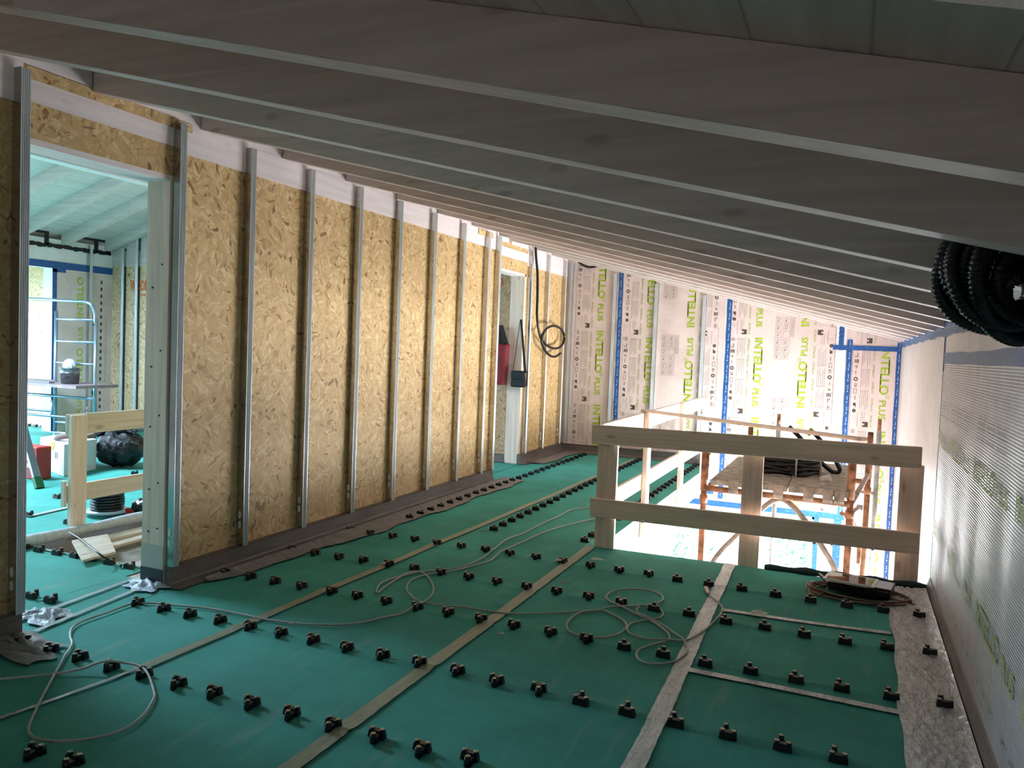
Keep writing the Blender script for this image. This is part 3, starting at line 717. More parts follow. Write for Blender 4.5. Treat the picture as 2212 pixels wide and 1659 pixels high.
# far room eave wall; its nearer opening is unseen, added to brighten the room
bm = bm_new()
for y0, y1, z0, z1 in ((-3.6, 2.2, 0, 3.0), (4.6, 6.35, 0, 3.0), (8.2, YF+.25, 0, 2.89), (2.2, 4.6, 2.39, 2.89), (6.35, 8.2, 2.39, 2.89)): box(bm, XF-.25, XF, y0, y1, z0, min(z1, 2.80))
wf = struct('wall_eave', bm, WPAINT)
bm = bm_new(); box(bm, XF, XF+.006, 8.2, YF, .1, 2.40); ms = link('membrane_sheet', bm, MEMB, wf)
sh = Sheet(); c = lambda p: 8.25 < p.y < 9.15 and .1 < p.z < 2.37
for k in range(-1, 4):
    z = .63+PER*k; o = (XF+.008, 8.66, z); sh.text('g', 'INTELLO', o, U, (0, -1, 0), .6, .105, c); sh.text('g', 'PLUS', (XF+.008, 8.66, z+.675), U, (0, -1, 0), .245, .08, c)
    for q in range(10): sh.quad('d', (XF+.008, 8.97, z+q*.106), U, (0, -1, 0), 0, .05, -.02, .014, c); sh.quad('d', (XF+.008, 9.06, z+q*.106), U, (0, -1, 0), 0, .004, 0, .02, c)
    sh.quad('d', (XF+.008, 9.06, z), U, (0, -1, 0), 0, PER, -.002, .001, c); sh.quad('d', (XF+.008, 8.83, z+.95), U, (0, -1, 0), 0, .07, -.05, .0, c)
    for ln in range(4): sh.quad('y', (XF+.008, 8.86+ln*.02, z+.5), U, (0, -1, 0), 0, .35, 0, .003, c)
sh.build(ms)
bm = bm_new(); box(bm, XF+.006, XF+.010, 6.0, YF, 2.38, 2.48); box(bm, XF+.006, XF+.010, 8.15, 8.22, .0, 2.38); box(bm, XF+.006, XF+.010, 8.15, 8.36, 2.33, 2.38); link('blue_tape', bm, BLUE, wf)
bm = bm_new()
for i in range(60):
    y = 6.0+i*.053; z = 2.70+.006*math.sin(i*1.3)-.004*math.sin(i*.4); 
    if i < 59: obox(bm, (XF+.012, y, z), (XF+.012, y+.056, 2.70+.006*math.sin((i+1)*1.3)-.004*math.sin((i+1)*.4)), .012, .055+.012*math.sin(i*2.3), (0, 0, 1))
for y in (8.08, 8.9, 9.1): box(bm, XF+.002, XF+.018, y-.06, y+.0, 2.70, 2.90)
for y0, y1 in ((7.6, 8.05), (8.42, 9.1)): box(bm, XF+.002, XF+.016, y0, y1, 2.86, 2.90)
link('sealing_tape', bm, plain('black_sealing_tape', (16, 16, 20), .6), wf)
# far room end wall (OSB) with jog
bm = bm_new(); box(bm, XF-.0, -6.5, YF, YF+.2, 0, 2.51); we = struct('wall_end', bm, OSBY)
bm = bm_new(); prism(bm, [(XF, YF, 2.51), (-6.5, YF, 2.51), (-6.5, YF, 3.6), (XRG, YF, 3.85), (XF, YF, 2.9)], (0, .2, 0)); box(bm, XF, -6.5, YF-.006, YF, 2.51, 2.75); link('timber_band', bm, WASH, we)
sh = Sheet(); wx = at(281, 610, 1, YF-.01).x; sh.text('o', 'WOOD', (wx, YF-.008, at(290, 628, 1, YF).z), RX, U, at(321, 610, 1, YF-.01).x-wx, .16); sh.text('o', 'OSB', (at(302, 610, 1, YF).x, YF-.008, at(310, 640, 1, YF).z), RX, U, .2, .04); sh.build(we)
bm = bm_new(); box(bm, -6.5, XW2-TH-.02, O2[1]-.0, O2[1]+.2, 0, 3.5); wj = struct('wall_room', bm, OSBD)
sh = Sheet(); sh.text('o', 'O', (-4.33, O2[1]-.004, 2.27), RX, U, .11, .13); sh.text('o', 'O', (-4.30, O2[1]-.004, 2.18), RX, U, .05, .05); sh.build(wj)
bm = bm_new(); box(bm, -6.7, -6.5, YF, O2[1]+.2, 0, 3.6); struct('wall_jog', bm, OSBX)
upstand('baseboard_room', (-6.5, O2[1]-.0, .004), (XW2-TH-.02, O2[1]-.0, .004), .1, (0, -1, 0), .01)
upstand('baseboard_end', (XF, YF, .004), (-6.5, YF, .004), .12, (0, -1, 0), .03)
for x, lab in ((-10.45, 'metal stud in the corner beyond the left doorway beside the light membrane'), (at(290, 700, 1, YF-.05).x, 'metal stud crossing the orange lettering on the far board wall')):
    stud('s', (x, YF-.001, .12), 2.73+.3*(x-XF)-.14 if x < -10.2 else 2.85, lab, n=(0, -1, 0), t=(1, 0, 0), depth=.05, group='metal studs in the room beyond', holes=True)
stud('s', (XF+.012, 8.72, .12), 2.66, 'metal stud standing in front of the light membrane in the room beyond', n=(1, 0, 0), t=(0, 1, 0), depth=.05, group='metal studs in the room beyond')
# rafters of the far slope
fo = ['far slope rafter nearest the end wall in the room beyond', 'second rafter from the end wall in the room beyond', 'third rafter from the end wall in the room beyond', 'fourth rafter from the end wall in the room beyond', 'fifth rafter from the end wall in the room beyond', 'sixth rafter from the end wall in the room beyond']
for i, lab in enumerate(fo):
    y0 = 9.02-.735*i; bm = bm_new(); xa, xb = XF+.002, XRG-.081
    prism(bm, [(xa, y0, zf(xa)-.01), (xb, y0, zf(xb)-.01), (xb, y0, zf(xb)+.149), (xa, y0, zf(xa)+.149)], (0, .10, 0))
    tag(link('rafter', bm, WASH, loc=(xa, y0, zf(xa))), lab, 'rafter', 'rafters of the room beyond')
# loggia outside the far opening
bm = bm_new(); prism(bm, [(XF-2.6, 8.62, -.1), (XF-.25, 8.62, -.1), (XF-.25, 8.62, zf(XF-.25)+.14), (XF-2.6, 8.62, zf(XF-2.6)+.14)], (0, .18, 0)); struct('wall_loggia', bm, OSBY)
bm = bm_new(); box(bm, XF-.47, XF-.30, 8.56, 8.615, 0, 2.7); tag(link('timber_post', bm, PINEZ), 'sunlit timber post outside the opening behind the scaffold tower', 'post')
# lower storey
bm = bm_new(); box(bm, -6.2, XR+.25, -3.6, YB+.25, LOW-.2, LOW); struct('floor_lower', bm, SCREED)
bm = bm_new(); box(bm, -6.4, -6.2, -3.6, YB+.25, LOW, SL); struct('wall_lower', bm, WPAINT)
bm = bm_new(); box(bm, -40, 40, -40, 50, -3.6, -3.4); struct('ground', bm, GRASS)

# ------------------------------------------------------------------ railings
def board(name, parent, x0, x1, y0, y1, z0, z1, mat): 
    bm = bm_new(); box(bm, x0, x1, y0, y1, z0, z1); return link(name, bm, mat, parent, bevel=.002)
R1 = empty('railing', (-1.7, 5.86, 0), 'pale timber guard railing across the front of the stair opening', 'railing', 'timber guard railings')
R1.location = (0, 0, 0)
def sloped(name, par, p0, p1, w, t, upv, mat):
    bm = bm_new(); obox(bm, p0, p1, w, t, upv); return link(name, bm, mat, par, bevel=.002)
sloped('top_rail', R1, (-1.79, 5.845, .865), (.443, 5.845, .882), .03, .143, (0, 0, 1), PINE)
sloped('lower_rail', R1, (-1.78, 5.845, .31), (.455, 5.845, .32), .03, .14, (0, 0, 1), PINE)
board('post', R1, -1.745, -1.592, 5.862, 5.897, 0.004, .80, PINEZ); board('post', R1, -.685, -.545, 5.905, 5.945, -.2, .81, PINEZ); board('post', R1, .325, .470, 5.935, 5.975, -.2, .82, PINEZ)
bm = bm_new()
for x, z in ((-1.37, .245), (-.18, .243), (-.07, .25), (.185, .25)):
    cyl(bm, (x, 5.828, z+.004), (x, 5.822, z+.004), .011, 12)
link('foil_scrap', bm, plain('white_foam', (235, 238, 242), .5), R1)
R2 = empty('railing', (0, 0, 0), 'sunlit timber guard railing running back along the left side of the stair opening', 'railing', 'timber guard railings')
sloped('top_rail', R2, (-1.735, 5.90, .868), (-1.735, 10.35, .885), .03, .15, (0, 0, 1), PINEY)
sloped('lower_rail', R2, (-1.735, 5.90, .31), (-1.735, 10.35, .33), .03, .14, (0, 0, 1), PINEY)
for y in (7.2, 8.85, 10.28): board('post', R2, -1.718, -1.675, y, y+.13, -.2, .95, PINEZ)
bm = bm_new(); obox(bm, (-1.74, 7.28, .963), (.09, 5.895, .970), .09, .022); tag(link('loose_board', bm, PINE, bevel=.002), 'long loose board laid diagonally across the tops of the stair railings', 'board')
R3 = empty('railing', (0, 0, 0), 'timber guard railing beyond the left doorway in front of the white box', 'railing', 'timber guard railings')
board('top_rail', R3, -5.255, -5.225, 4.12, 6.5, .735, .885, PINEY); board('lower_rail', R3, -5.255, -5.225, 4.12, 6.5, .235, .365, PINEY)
board('post', R3, -5.222, -5.185, 4.12, 4.25, -.02, .88, PINEZ); board('post_stub', R3, -5.26, -5.225, 4.095, 4.118, .21, .40, PINEZ); board('post', R3, -5.222, -5.185, 6.2, 6.33, -.2, .88, PINEZ)

# ------------------------------------------------------------------ pipe clips on the floor
def clip_mesh():
    bm = bm_new()
    def trap(xc, yc, wx, wy, h, k=.84):
        v = box(bm, xc-wx/2, xc+wx/2, yc-wy/2, yc+wy/2, 0, h)
        for q in v[4:]: q.co.x = xc+(q.co.x-xc)*k; q.co.y = yc+(q.co.y-yc)*.9
    trap(0, 0, .070, .026, .029); trap(-.010, .022, .03, .045, .022)
    for x, y, h, r in ((-.022, 0, .034, .0105), (.022, 0, .034, .0105), (-.012, .045, .036, .0115)): cyl(bm, (x, y, 0), (x, y, h), r*1.25, 12, r)
    return bm
proto = {}
cm = link('plastic_clip', clip_mesh(), BLACK); cmesh = cm.data; bpy.data.objects.remove(cm)
bm = bm_new(); cyl(bm, (0, 0, 0), (0, 0, .0022), .0082, 14); so = link('screw', bm, BRASS); 
smesh = so.data; bpy.data.objects.remove(so)
bm = bm_new(); cyl(bm, (0, 0, .0018), (0, 0, .0028), .0032, 8); so = link('r', bm, BLACK); hmesh = so.data; bpy.data.objects.remove(so)
def clip(x, y, label, flip=False, group='black clips on the green floor', detail=True, z=None):
    z = .004+fold(x, y)*.5 if z is None else z
    rz = (PI if flip else 0)+random.uniform(-.09, .09)
    if not detail:
        o = bpy.data.objects.new('plastic_clip', cmesh); COL.objects.link(o); o.location = (x, y, z); o.rotation_euler = (0, 0, rz)
        return tag(o, label, 'clip', group)
    e = empty('plastic_clip', (x, y, z), label, 'clip', group, rz)
    o = bpy.data.objects.new('body', cmesh); COL.objects.link(o); o.parent = e
    for sx, sy, sz in ((-.022, 0, .034), (.022, 0, .034), (-.012, .045, .036)):
        q = bpy.data.objects.new('screw', smesh); COL.objects.link(q); q.parent = e; q.location = (sx, sy, sz)
        h = bpy.data.objects.new('screw_socket', hmesh); COL.objects.link(h); h.parent = q
    return e
OR = ['first', 'second', 'third', 'fourth', 'fifth', 'sixth', 'seventh', 'eighth', 'ninth', 'tenth', 'eleventh', 'twelfth', '13th', '14th', '15th', '16th', '17th', '18th', '19th', '20th', '21st', '22nd', '23rd', '24th', '25th', '26th', '27th', '28th', '29th', '30th']
RN = ['short corner row', 'front row', 'second row', 'third row', 'fourth row', 'fifth row']
ROWS = [
 [(62, 1640), (145, 1659)],
 [(40, 1392), (100, 1412), (163, 1428), (230, 1450), (303, 1466), (376, 1487), (452, 1507), (534, 1530), (620, 1552), (710, 1579), (805, 1604), (903, 1632), (1007, 1652)],
 [(290, 1308), (347, 1321), (403, 1334), (468, 1347), (532, 1361), (599, 1376), (669, 1391), (742, 1408), (820, 1424), (899, 1442), (982, 1460), (1067, 1482), (1158, 1501), (1254, 1524), (1354, 1547), (1459, 1571), (1572, 1597), (1690, 1622), (1810, 1648)],
 [(480, 1243), (535, 1252), (588, 1262), (645, 1273), (710, 1285), (766, 1295), (829, 1306), (896, 1319), (963, 1331), (1034, 1345), (1106, 1358), (1185, 1374), (1263, 1390), (1348, 1406), (1432, 1422), (1523, 1441), (1621, 1458), (1719, 1477), (1818, 1495), (1925, 1514)],
 [(625, 1192), (676, 1200), (727, 1208), (780, 1216), (835, 1225), (890, 1233), (948, 1243), (1008, 1253), (1070, 1263), (1134, 1274), (1199, 1284), (1268, 1296), (1339, 1310), (1412, 1322), (1488, 1333), (1568, 1349), (1652, 1362), (1737, 1377), (1825, 1392), (1916, 1405)],
 [(752, 1149), (796, 1156), (844, 1163), (892, 1170), (940, 1178), (993, 1185), (1045, 1193), (1098, 1201), (1155, 1209), (1213, 1218), (1273, 1227), (1335, 1238), (1399, 1246), (1463, 1257), (1531, 1268), (1602, 1278), (1675, 1290), (1751, 1302), (1829, 1313), (1908, 1324)]]
random.seed(5)
for r_, pts in enumerate(ROWS):
    for i, (px, py) in enumerate(pts):
        p = fl(px, py); flip = p.x < -1.0
        clip(p.x, p.y-(.0 if not flip else -.03), 'black plastic clip, %s from the left in the %s of clips' % (OR[i], RN[r_]), flip)
for i, (px, py) in enumerate([(1985, 1340), (2008, 1422), (2040, 1537)]):
    p = fl(px, py); clip(p.x, p.y, 'black clip on the silvery membrane strip by the right wall, %s from the back' % OR[i], False, 'clips on the silvery strip', z=.018)
for nm, x0, x1, y0, n, dy in (('the lane by the left wall', -3.41, -3.44, 5.95, 27, .19), ('the middle lane', -2.622, -2.64, 5.95, 27, .19), ('the lane along the stair opening', -1.852, -1.86, 5.97, 27, .19)):
    for i in range(n):
        y = y0+dy*i
        if y > YB-.15: break
        clip(x0+(x1-x0)*i/n, y, 'black clip, %s from the near end of %s' % (OR[i], nm), False, 'black clips in lanes running back', detail=i < 4)
farc = [((82, 1193), 'first'), ((122, 1200), 'second'), ((160, 1206), 'third'), ((197, 1213), 'fourth'), ((235, 1221), 'fifth'), ((278, 1230), 'sixth'), ((56, 1186), 'outermost left')]
for (px, py), s_ in farc:
    p = fl(px, py); clip(p.x, p.y, 'black clip in the row just inside the left doorway, %s from the left' % s_ if 'outer' not in s_ else 'black clip cut off by the stud at the left end of the doorway row', False, 'black clips seen through the left doorway')
for (px, py), s_ in (((66, 1294), 'black clip just inside the left doorway, left one of the lower pair'), ((107, 1303), 'black clip just inside the left doorway, right one of the lower pair'),
        ((122, 1077), 'black clip alone on the floor between ladder foot and railing post'), ((60, 1116), 'black clip by the left stud below the ladder foot'), ((146, 1133), 'black clip half hidden behind the railing post beyond the doorway'),
        ((290, 1026), 'black clip right of the black rubbish bag under the lower gap'), ((100, 1033), 'black clip at the foot of the white cardboard box'), ((288, 975), 'black clip beside the rubbish bag, nearer one'),
        ((294, 955), 'black clip behind the rubbish bag, left one'), ((313, 957), 'black clip behind the rubbish bag, right one'), ((318, 1001), 'black clip at the edge of the doorway post beyond the rubbish bag')):
    p = fl(px, py); clip(p.x, p.y, s_, False, 'black clips seen through the left doorway', detail=False)
for i, px in enumerate((60, 76, 94, 111)):
    p = fl(px, 921+i*1.4); clip(p.x, min(p.y, 8.45), 'black clip on the floor outside beyond the scaffold, %s from the left' % OR[i], False, 'black clips outside the far opening', detail=False)
for i in range(7):
    clip(-10.3+.34*i, 8.98, 'black clip along the far board wall behind the railing, %s from the left' % OR[i], False, 'black clips along the far board wall', detail=False)

# ------------------------------------------------------------------ cables on the floor
def cable(name, px, r, mat, label, zf_=None, cat='cable'):
    P = []
    for i, q in enumerate(px):
        p = fl(q[0], q[1], .012); P.append(Vector((p.x, p.y, .012+(q[2] if len(q) > 2 else 0))))
    P = spline(P, .02)
    for p in P: p.z += fold(p.x, p.y)
    bm = bm_new(); tube(bm, P, r, 8); return tag(link(name, bm, mat), label, cat)
cA = [(1300, 1094), (1276, 1096), (1235, 1101), (1210, 1114), (1170, 1132), (1130, 1152), (1095, 1165), (1072, 1183), (1040, 1207), (1000, 1224), (950, 1232), (900, 1237), (850, 1249), (822, 1261), (813, 1277), (816, 1281), (833, 1267), (860, 1249), (890, 1235), (915, 1239), (930, 1254), (936, 1275), (925, 1294), (900, 1310, .01), (870, 1325), (830, 1334), (790, 1344), (740, 1350), (680, 1350), (620, 1345), (560, 1335), (500, 1322), (440, 1312), (370, 1306), (330, 1302), (280, 1306), (225, 1325), (175, 1343), (155, 1358), (152, 1375), (156, 1390), (145, 1412), (125, 1445), (100, 1490), (82, 1525), (66, 1560), (61, 1578), (72, 1594), (105, 1602), (160, 1601), (220, 1592), (270, 1575), (310, 1545), (332, 1510), (333, 1495), (320, 1465, .01), (300, 1450, .02), (270, 1444, .02), (225, 1447, .035), (170, 1452, .01), (100, 1458), (-10, 1468)]
cable('network_cable', cA, .0055, CABLE, 'grey cable running from the stair railing to a big loop at the lower left')
cB = [(1300, 1115), (1283, 1121), (1240, 1131), (1180, 1148), (1130, 1170), (1085, 1191), (1060, 1211), (1020, 1223), (970, 1235), (920, 1242), (890, 1252), (878, 1268), (885, 1284), (905, 1298), (945, 1306), (1000, 1310), (1050, 1318), (1110, 1325), (1180, 1324), (1250, 1320), (1300, 1318), (1260, 1323, .004), (1235, 1334), (1224, 1350), (1232, 1365), (1260, 1375), (1300, 1378), (1335, 1370), (1353, 1355), (1345, 1340), (1320, 1326), (1302, 1319, .01), (1340, 1314, .01), (1400, 1310), (1425, 1301), (1432, 1293), (1425, 1283), (1400, 1275), (1362, 1272), (1325, 1277), (1310, 1288), (1315, 1300), (1335, 1311, .012), (1370, 1325), (1405, 1341), (1430, 1357), (1445, 1372), (1443, 1384), (1420, 1390), (1390, 1400), (1375, 1412), (1380, 1425), (1400, 1433), (1430, 1434), (1460, 1428), (1480, 1414), (1484, 1400), (1475, 1385, .01), (1455, 1367), (1430, 1350), (1395, 1336, .01), (1378, 1325), (1377, 1315), (1396, 1308), (1420, 1314), (1432, 1325), (1425, 1335), (1400, 1340), (1370, 1345), (1355, 1356), (1362, 1370), (1395, 1380), (1440, 1386, .01), (1480, 1384), (1510, 1370), (1535, 1350), (1555, 1330), (1560, 1313), (1550, 1300), (1538, 1290), (1530, 1282)]
cb = cable('network_cable', cB, .0055, CABLE, 'grey cable lying in loops mid floor, ending in a clear plug')
bm = bm_new(); a, b = fl(1530, 1283, .014), fl(1524, 1268, .014); obox(bm, a, b, .022, .014); link('plug', bm, plain('clear_pinkish_plug', (196, 172, 160), .2), cb)

# ------------------------------------------------------------------ plastic film by the doorway
def crumple(name, cx, cy, sx, sy, h, seed, label, mat=PLAST, n=22, z0=.012):
    rnd = random.Random(seed); ph = [rnd.uniform(0, 6) for _ in range(8)]; bm = bm_new(); g = []
    for i in range(n+1):
        row = []
        for jx in range(n+1):
            u, v = i/n*2-1, jx/n*2-1; k = (1+.18*math.sin(3*math.atan2(v, u)+ph[0])+.1*math.sin(7*math.atan2(v, u)+ph[1]))
            z = h*abs(math.sin(u*5+ph[2]+2*math.sin(v*4+ph[3])))*max(0, 1-u*u)*max(0, 1-v*v)+h*.4*abs(math.sin(u*13+v*9+ph[4]))*max(0, 1-u*u)*max(0, 1-v*v)
            row.append(bm.verts.new((cx+u*sx*k, cy+v*sy*k, z0+z)))
        g.append(row)
    for i in range(n):
        for jx in range(n): bm.faces.new((g[i][jx], g[i+1][jx], g[i+1][jx+1], g[i][jx+1])).smooth = True
    return tag(link(name, bm, mat), label, 'film')
p = fl(318, 1268); crumple('plastic_scrap', p.x, p.y, .13, .09, .03, 2, 'crumpled milky plastic film at the foot of the doorway post')
p = fl(75, 1330); crumple('plastic_scrap', p.x+.06, p.y, .12, .10, .03, 5, 'pale plastic film on the threshold beside the left stud')
p = fl(60, 1400); crumple('plastic_scrap', p.x-.1, p.y-.02, .28, .12, .03, 9, 'shiny clear film bunched on the floor at the left picture edge', FILMG)
p = fl(1155, 1160); 

for px, py, w, h, lab in ((1290, 1209, .05, .02, 'small white paper scrap on the green floor left of the front railing post'), (1222, 1260, .05, .004, 'thin white sliver on the green floor in front of the stair railing'), (1083, 1430-60, .02, .01, 'tiny pale scrap on the green floor near the brown seam tape'), (1640, 1325, .05, .03, 'torn flap of clear film sticking up on the cross tape'), (835, 1218, .035, .02, 'pale paper flake stuck on a black clip beside the brown tape'), (1207, 1211, .03, .02, 'white flake beside a black clip near the railing post'), (627, 1348, .014, .01, 'white crumb on the green floor beside the long grey cable')):
    p = fl(px, py, .02); bm = bm_new(); prism(bm, [p+Vector((-w, -h, 0)), p+Vector((w*.7, -h*.6, .004)), p+Vector((w, h, 0)), p+Vector((-w*.2, h*.7, .012)), p+Vector((-w*.8, h, .003))], (0, 0, .0015)); tag(link('paper_scrap', bm, WHITEP if False else plain('pale_scrap', (190, 192, 182), .7)), lab, 'scrap')
# ------------------------------------------------------------------ tablet, black case and coiled lead by the stairs
bm = bm_new(); c = Vector((.09, 5.585, 0)); e1 = Vector((.985, -.17, 0)).normalized(); e2 = Vector((.17, .985, 0)).normalized(); z = Vector((0, 0, 1))
def rect(c, e1, e2, a, b, z0): return [c+e1*x+e2*y+z*z0 for x, y in ((-a, -b), (a, -b), (a, b), (-a, b))]
case = empty('tool_case', (c.x, c.y, .02), 'flat black case on the floor under the tablet beside the stair railing', 'case')
bm = bm_new(); prism(bm, [q-Vector((c.x, c.y, .02)) for q in rect(c+e1*.03-z*0, e1, e2, .185, .11, .0+.03)], (0, 0, .05)); link('body', bm, BLACK, case, bevel=.008)
bm = bm_new(); prism(bm, [q-Vector((c.x, c.y, .02)) for q in rect(c+e1*.15, e1, e2, .07, .1, .078)], (0, 0, .014)); link('lid_pad', bm, BLK2, case, bevel=.004)
bm = bm_new(); q = c-e2*.113+e1*.02-Vector((c.x, c.y, .02)); cyl(bm, q+z*.05, q-e2*.004+z*.05, .02, 16); link('knob', bm, BLK2, case)
tc = at(1838, 1253, 2, .112); tb = empty('tablet', tc, 'white framed tablet lying screen up on the black case', 'tablet')
bm = bm_new(); prism(bm, [q for q in rect(Vector(), e1, e2, .150, .105, 0)], (0, 0, .009)); link('frame', bm, plain('white_tablet_rim', (214, 212, 208), .35), tb, bevel=.003)
bm = bm_new(); prism(bm, [q for q in rect(Vector(), e1, e2, .132, .088, .0092)], (0, 0, .001)); link('screen', bm, plain('dark_glass', (40, 40, 44), .03), tb)
bm = bm_new(); P = []
rnd = random.Random(4)
for k in range(6):
    for i in range(28):
        an = 2*PI*i/28; rr = 1+.05*math.sin(an*2+k)+.03*k/6; P.append(Vector((.105+math.cos(an)*(.255+.012*k)*rr, 5.53+math.sin(an)*(.145+.01*k)*rr, .016+.006*((k*5) % 4)+.003*math.sin(an*3+k))))
P = P+[Vector((-.15, 5.60, .03)), fl(1752, 1262, .03), fl(1748, 1278, .02), fl(1765, 1287, .02), fl(1785, 1275, .035), fl(1790, 1262, .04), fl(1778, 1258, .03), fl(1762, 1259, .02)]
tube(bm, spline(P, .03), .0052, 7); cl = tag(link('power_lead', bm, plain('brown_rubber_lead', (118, 88, 72), .5)), 'brown power lead coiled round the black case, its pale plug to the left', 'cable')
bm = bm_new(); a, b = fl(1762, 1259, .02), fl(1745, 1263, .02); obox(bm, a, b, .035, .022); cyl(bm, b+Vector((0, -.008, 0)), b+(b-a).normalized()*.02+Vector((0, -.008, 0)), .003, 6); cyl(bm, b+Vector((0, .008, 0)), b+(b-a).normalized()*.02+Vector((0, .008, 0)), .003, 6)
link('plug', bm, plain('pale_plug', (176, 164, 152), .4), cl)
bm = bm_new(); obox(bm, fl(1770, 1240, .05), fl(1792, 1262, .04), .02, .015); link('socket', bm, BLK2, cl)

# ------------------------------------------------------------------ scaffold in the stairwell
SCF = empty('scaffold_tower', (0, 0, 0), 'rusty steel scaffold tower rising out of the stair opening', 'scaffold')
def tub(name, p0, p1, r, mat, par, n=14): bm = bm_new(); cyl(bm, p0, p1, r, n); return link(name, bm, mat, par)
Lz = LOW+.02
for x, y, zt, mt in ((-1.06, 6.6, .82, RUST), (.035, 6.6, .86, RUST), (-.86, 7.9, .83, RUST), (.178, 7.9, .86, RUST)):
    tub('upright', (x, y, Lz), (x, y, zt), .024, mt, SCF); tub('sleeve', (x, y, zt-.42), (x, y, zt-.1), .030, RUST, SCF); tub('collar', (x, y, .30), (x, y, .36), .032, RUST, SCF)
PZ = .46
bm = bm_new(); box(bm, -1.0, -.42, 6.55, 8.2, PZ, PZ+.045); link('deck_board', bm, DECK, SCF, bevel=.004)
bm = bm_new(); box(bm, -.41, .02, 6.55, 8.2, PZ, PZ+.05); link('deck_board', bm, DECK, SCF, bevel=.004)
for y in (6.57, 7.88): tub('ledger', (-1.06, y, PZ-.035), (.17 if y > 7 else .035, y, PZ-.05), .024, RUST, SCF)
tub('ledger', (.035, 6.6, PZ-.06), (.178, 7.9, PZ+.02), .02, RUSTG, SCF); tub('ledger', (-1.06, 6.6, PZ-.04), (-.86, 7.9, PZ-.04), .022, RUST, SCF)
for x in (-.86, -.52, -.30, -.16, -.02-.06):
    bm = bm_new(); P = [(x, 6.53, PZ+.052), (x, 6.53, PZ-.03), (x, 6.545, PZ-.055), (x, 6.56, PZ-.055), (x, 6.56, PZ+.052)]
    prism(bm, P, (.075, 0, 0)); link('hook_strap', bm, RUSTG, SCF, bevel=.003)
bm = bm_new(); tube(bm, spline([(-.98, 6.6, -.45), (-.97, 6.6, -.22), (-.9, 6.6, -.08), (-.72, 6.6, .14), (-.6, 6.6, .30), (-.5, 6.6, .385), (-.42, 6.6, .38), (-.3, 6.6, .27), (-.12, 6.6, .02), (-.04, 6.6, -.12), (-.01, 6.6, -.3), (-.01, 6.6, -.5)], .04), .021, 12); link('curved_brace', bm, RUSTG, SCF)
bm = bm_new(); tube(bm, spline([(.10, 7.2, .30), (.105, 7.2, .28), (.06, 7.1, .26), (.055, 7.1, .1), (.045, 7.1, -.7)], .05), .016, 10); link('hooked_bar', bm, RUSTG, SCF)
bm = bm_new(); tube(bm, spline([(-.02, 6.9, .28), (.06, 7.1, .18), (.12, 7.3, .02), (.13, 7.3, -.2)], .05), .017, 10); link('curved_brace', bm, RUST, SCF)
SC2 = empty('scaffold_tower', (0, 0, 0), 'paler slim scaffold frame standing behind the rusty tower', 'scaffold')
for x, zt in ((-.72, .878), (.29, .89)):
    tub('upright', (x, 9.3, Lz), (x, 9.3, zt-.12), .024, plain('worn_galvanised', (170, 165, 158), .5, .4, .2, 10), SC2); tub('sleeve', (x, 9.3, zt-.14), (x, 9.3, zt), .019, RUST, SC2)
tub('ledger', (-.72, 9.3, .1), (.29, 9.3, .1), .018, RUSTG, SC2)
# coil of black pipe and folded black tube on the deck
CO = empty('pipe_coil', (-.50, 7.35, PZ+.05), 'flat coil of black pipe strapped together on the scaffold deck', 'coil')
for k in range(5):
    bm = bm_new(); N = 56; rr = .27-.0*k
    tube(bm, [(math.cos(2*PI*i/N)*(rr+.012*math.sin(i*.7+k)), math.sin(2*PI*i/N)*(rr+.012*math.sin(i*.7+k)), .022+k*.034+.008*math.sin(i*.5+k*2)) for i in range(N)], .021, 10, True, rf=lambda i: .021+.0018*(i % 2)); link('turn', bm, BLK2, CO)
for an in (-1.2, -.25, 2.2):
    bm = bm_new(); d = Vector((math.cos(an), math.sin(an), 0)); P = [d*.235+z*.0, d*.302+z*.002, d*.302+z*.19, d*.235+z*.192]
    tube(bm, P, .008, 6, True); link('strap', bm, plain('pale_strap', (176, 172, 168), .4), CO)
bm = bm_new(); cyl(bm, (-.19, 7.0, PZ+.053), (-.12, 6.98, PZ+.072), .03, 14, .04); tag(link('white_cup', bm, plain('off_white_plastic', (206, 200, 190), .5)), 'small off-white cup lying on the scaffold deck beside the pipe coil', 'cup')
bm = bm_new(); tube(bm, spline([(-.50, 7.6, .885), (-.40, 7.6, .79), (-.24, 7.55, .62), (-.115, 7.5, .525), (-.06, 7.5, .535), (-.07, 7.5, .58), (-.16, 7.6, .70), (-.28, 7.65, .83)], .03), .019, 10); hb = tag(link('folded_tube', bm, BLK2), 'black and green bent tube standing on the deck behind the pipe coil', 'tube')
bm = bm_new(); cyl(bm, (-.34, 7.62, .82), (-.30, 7.62, .875), .021, 10); link('green_band', bm, GREENP, hb)

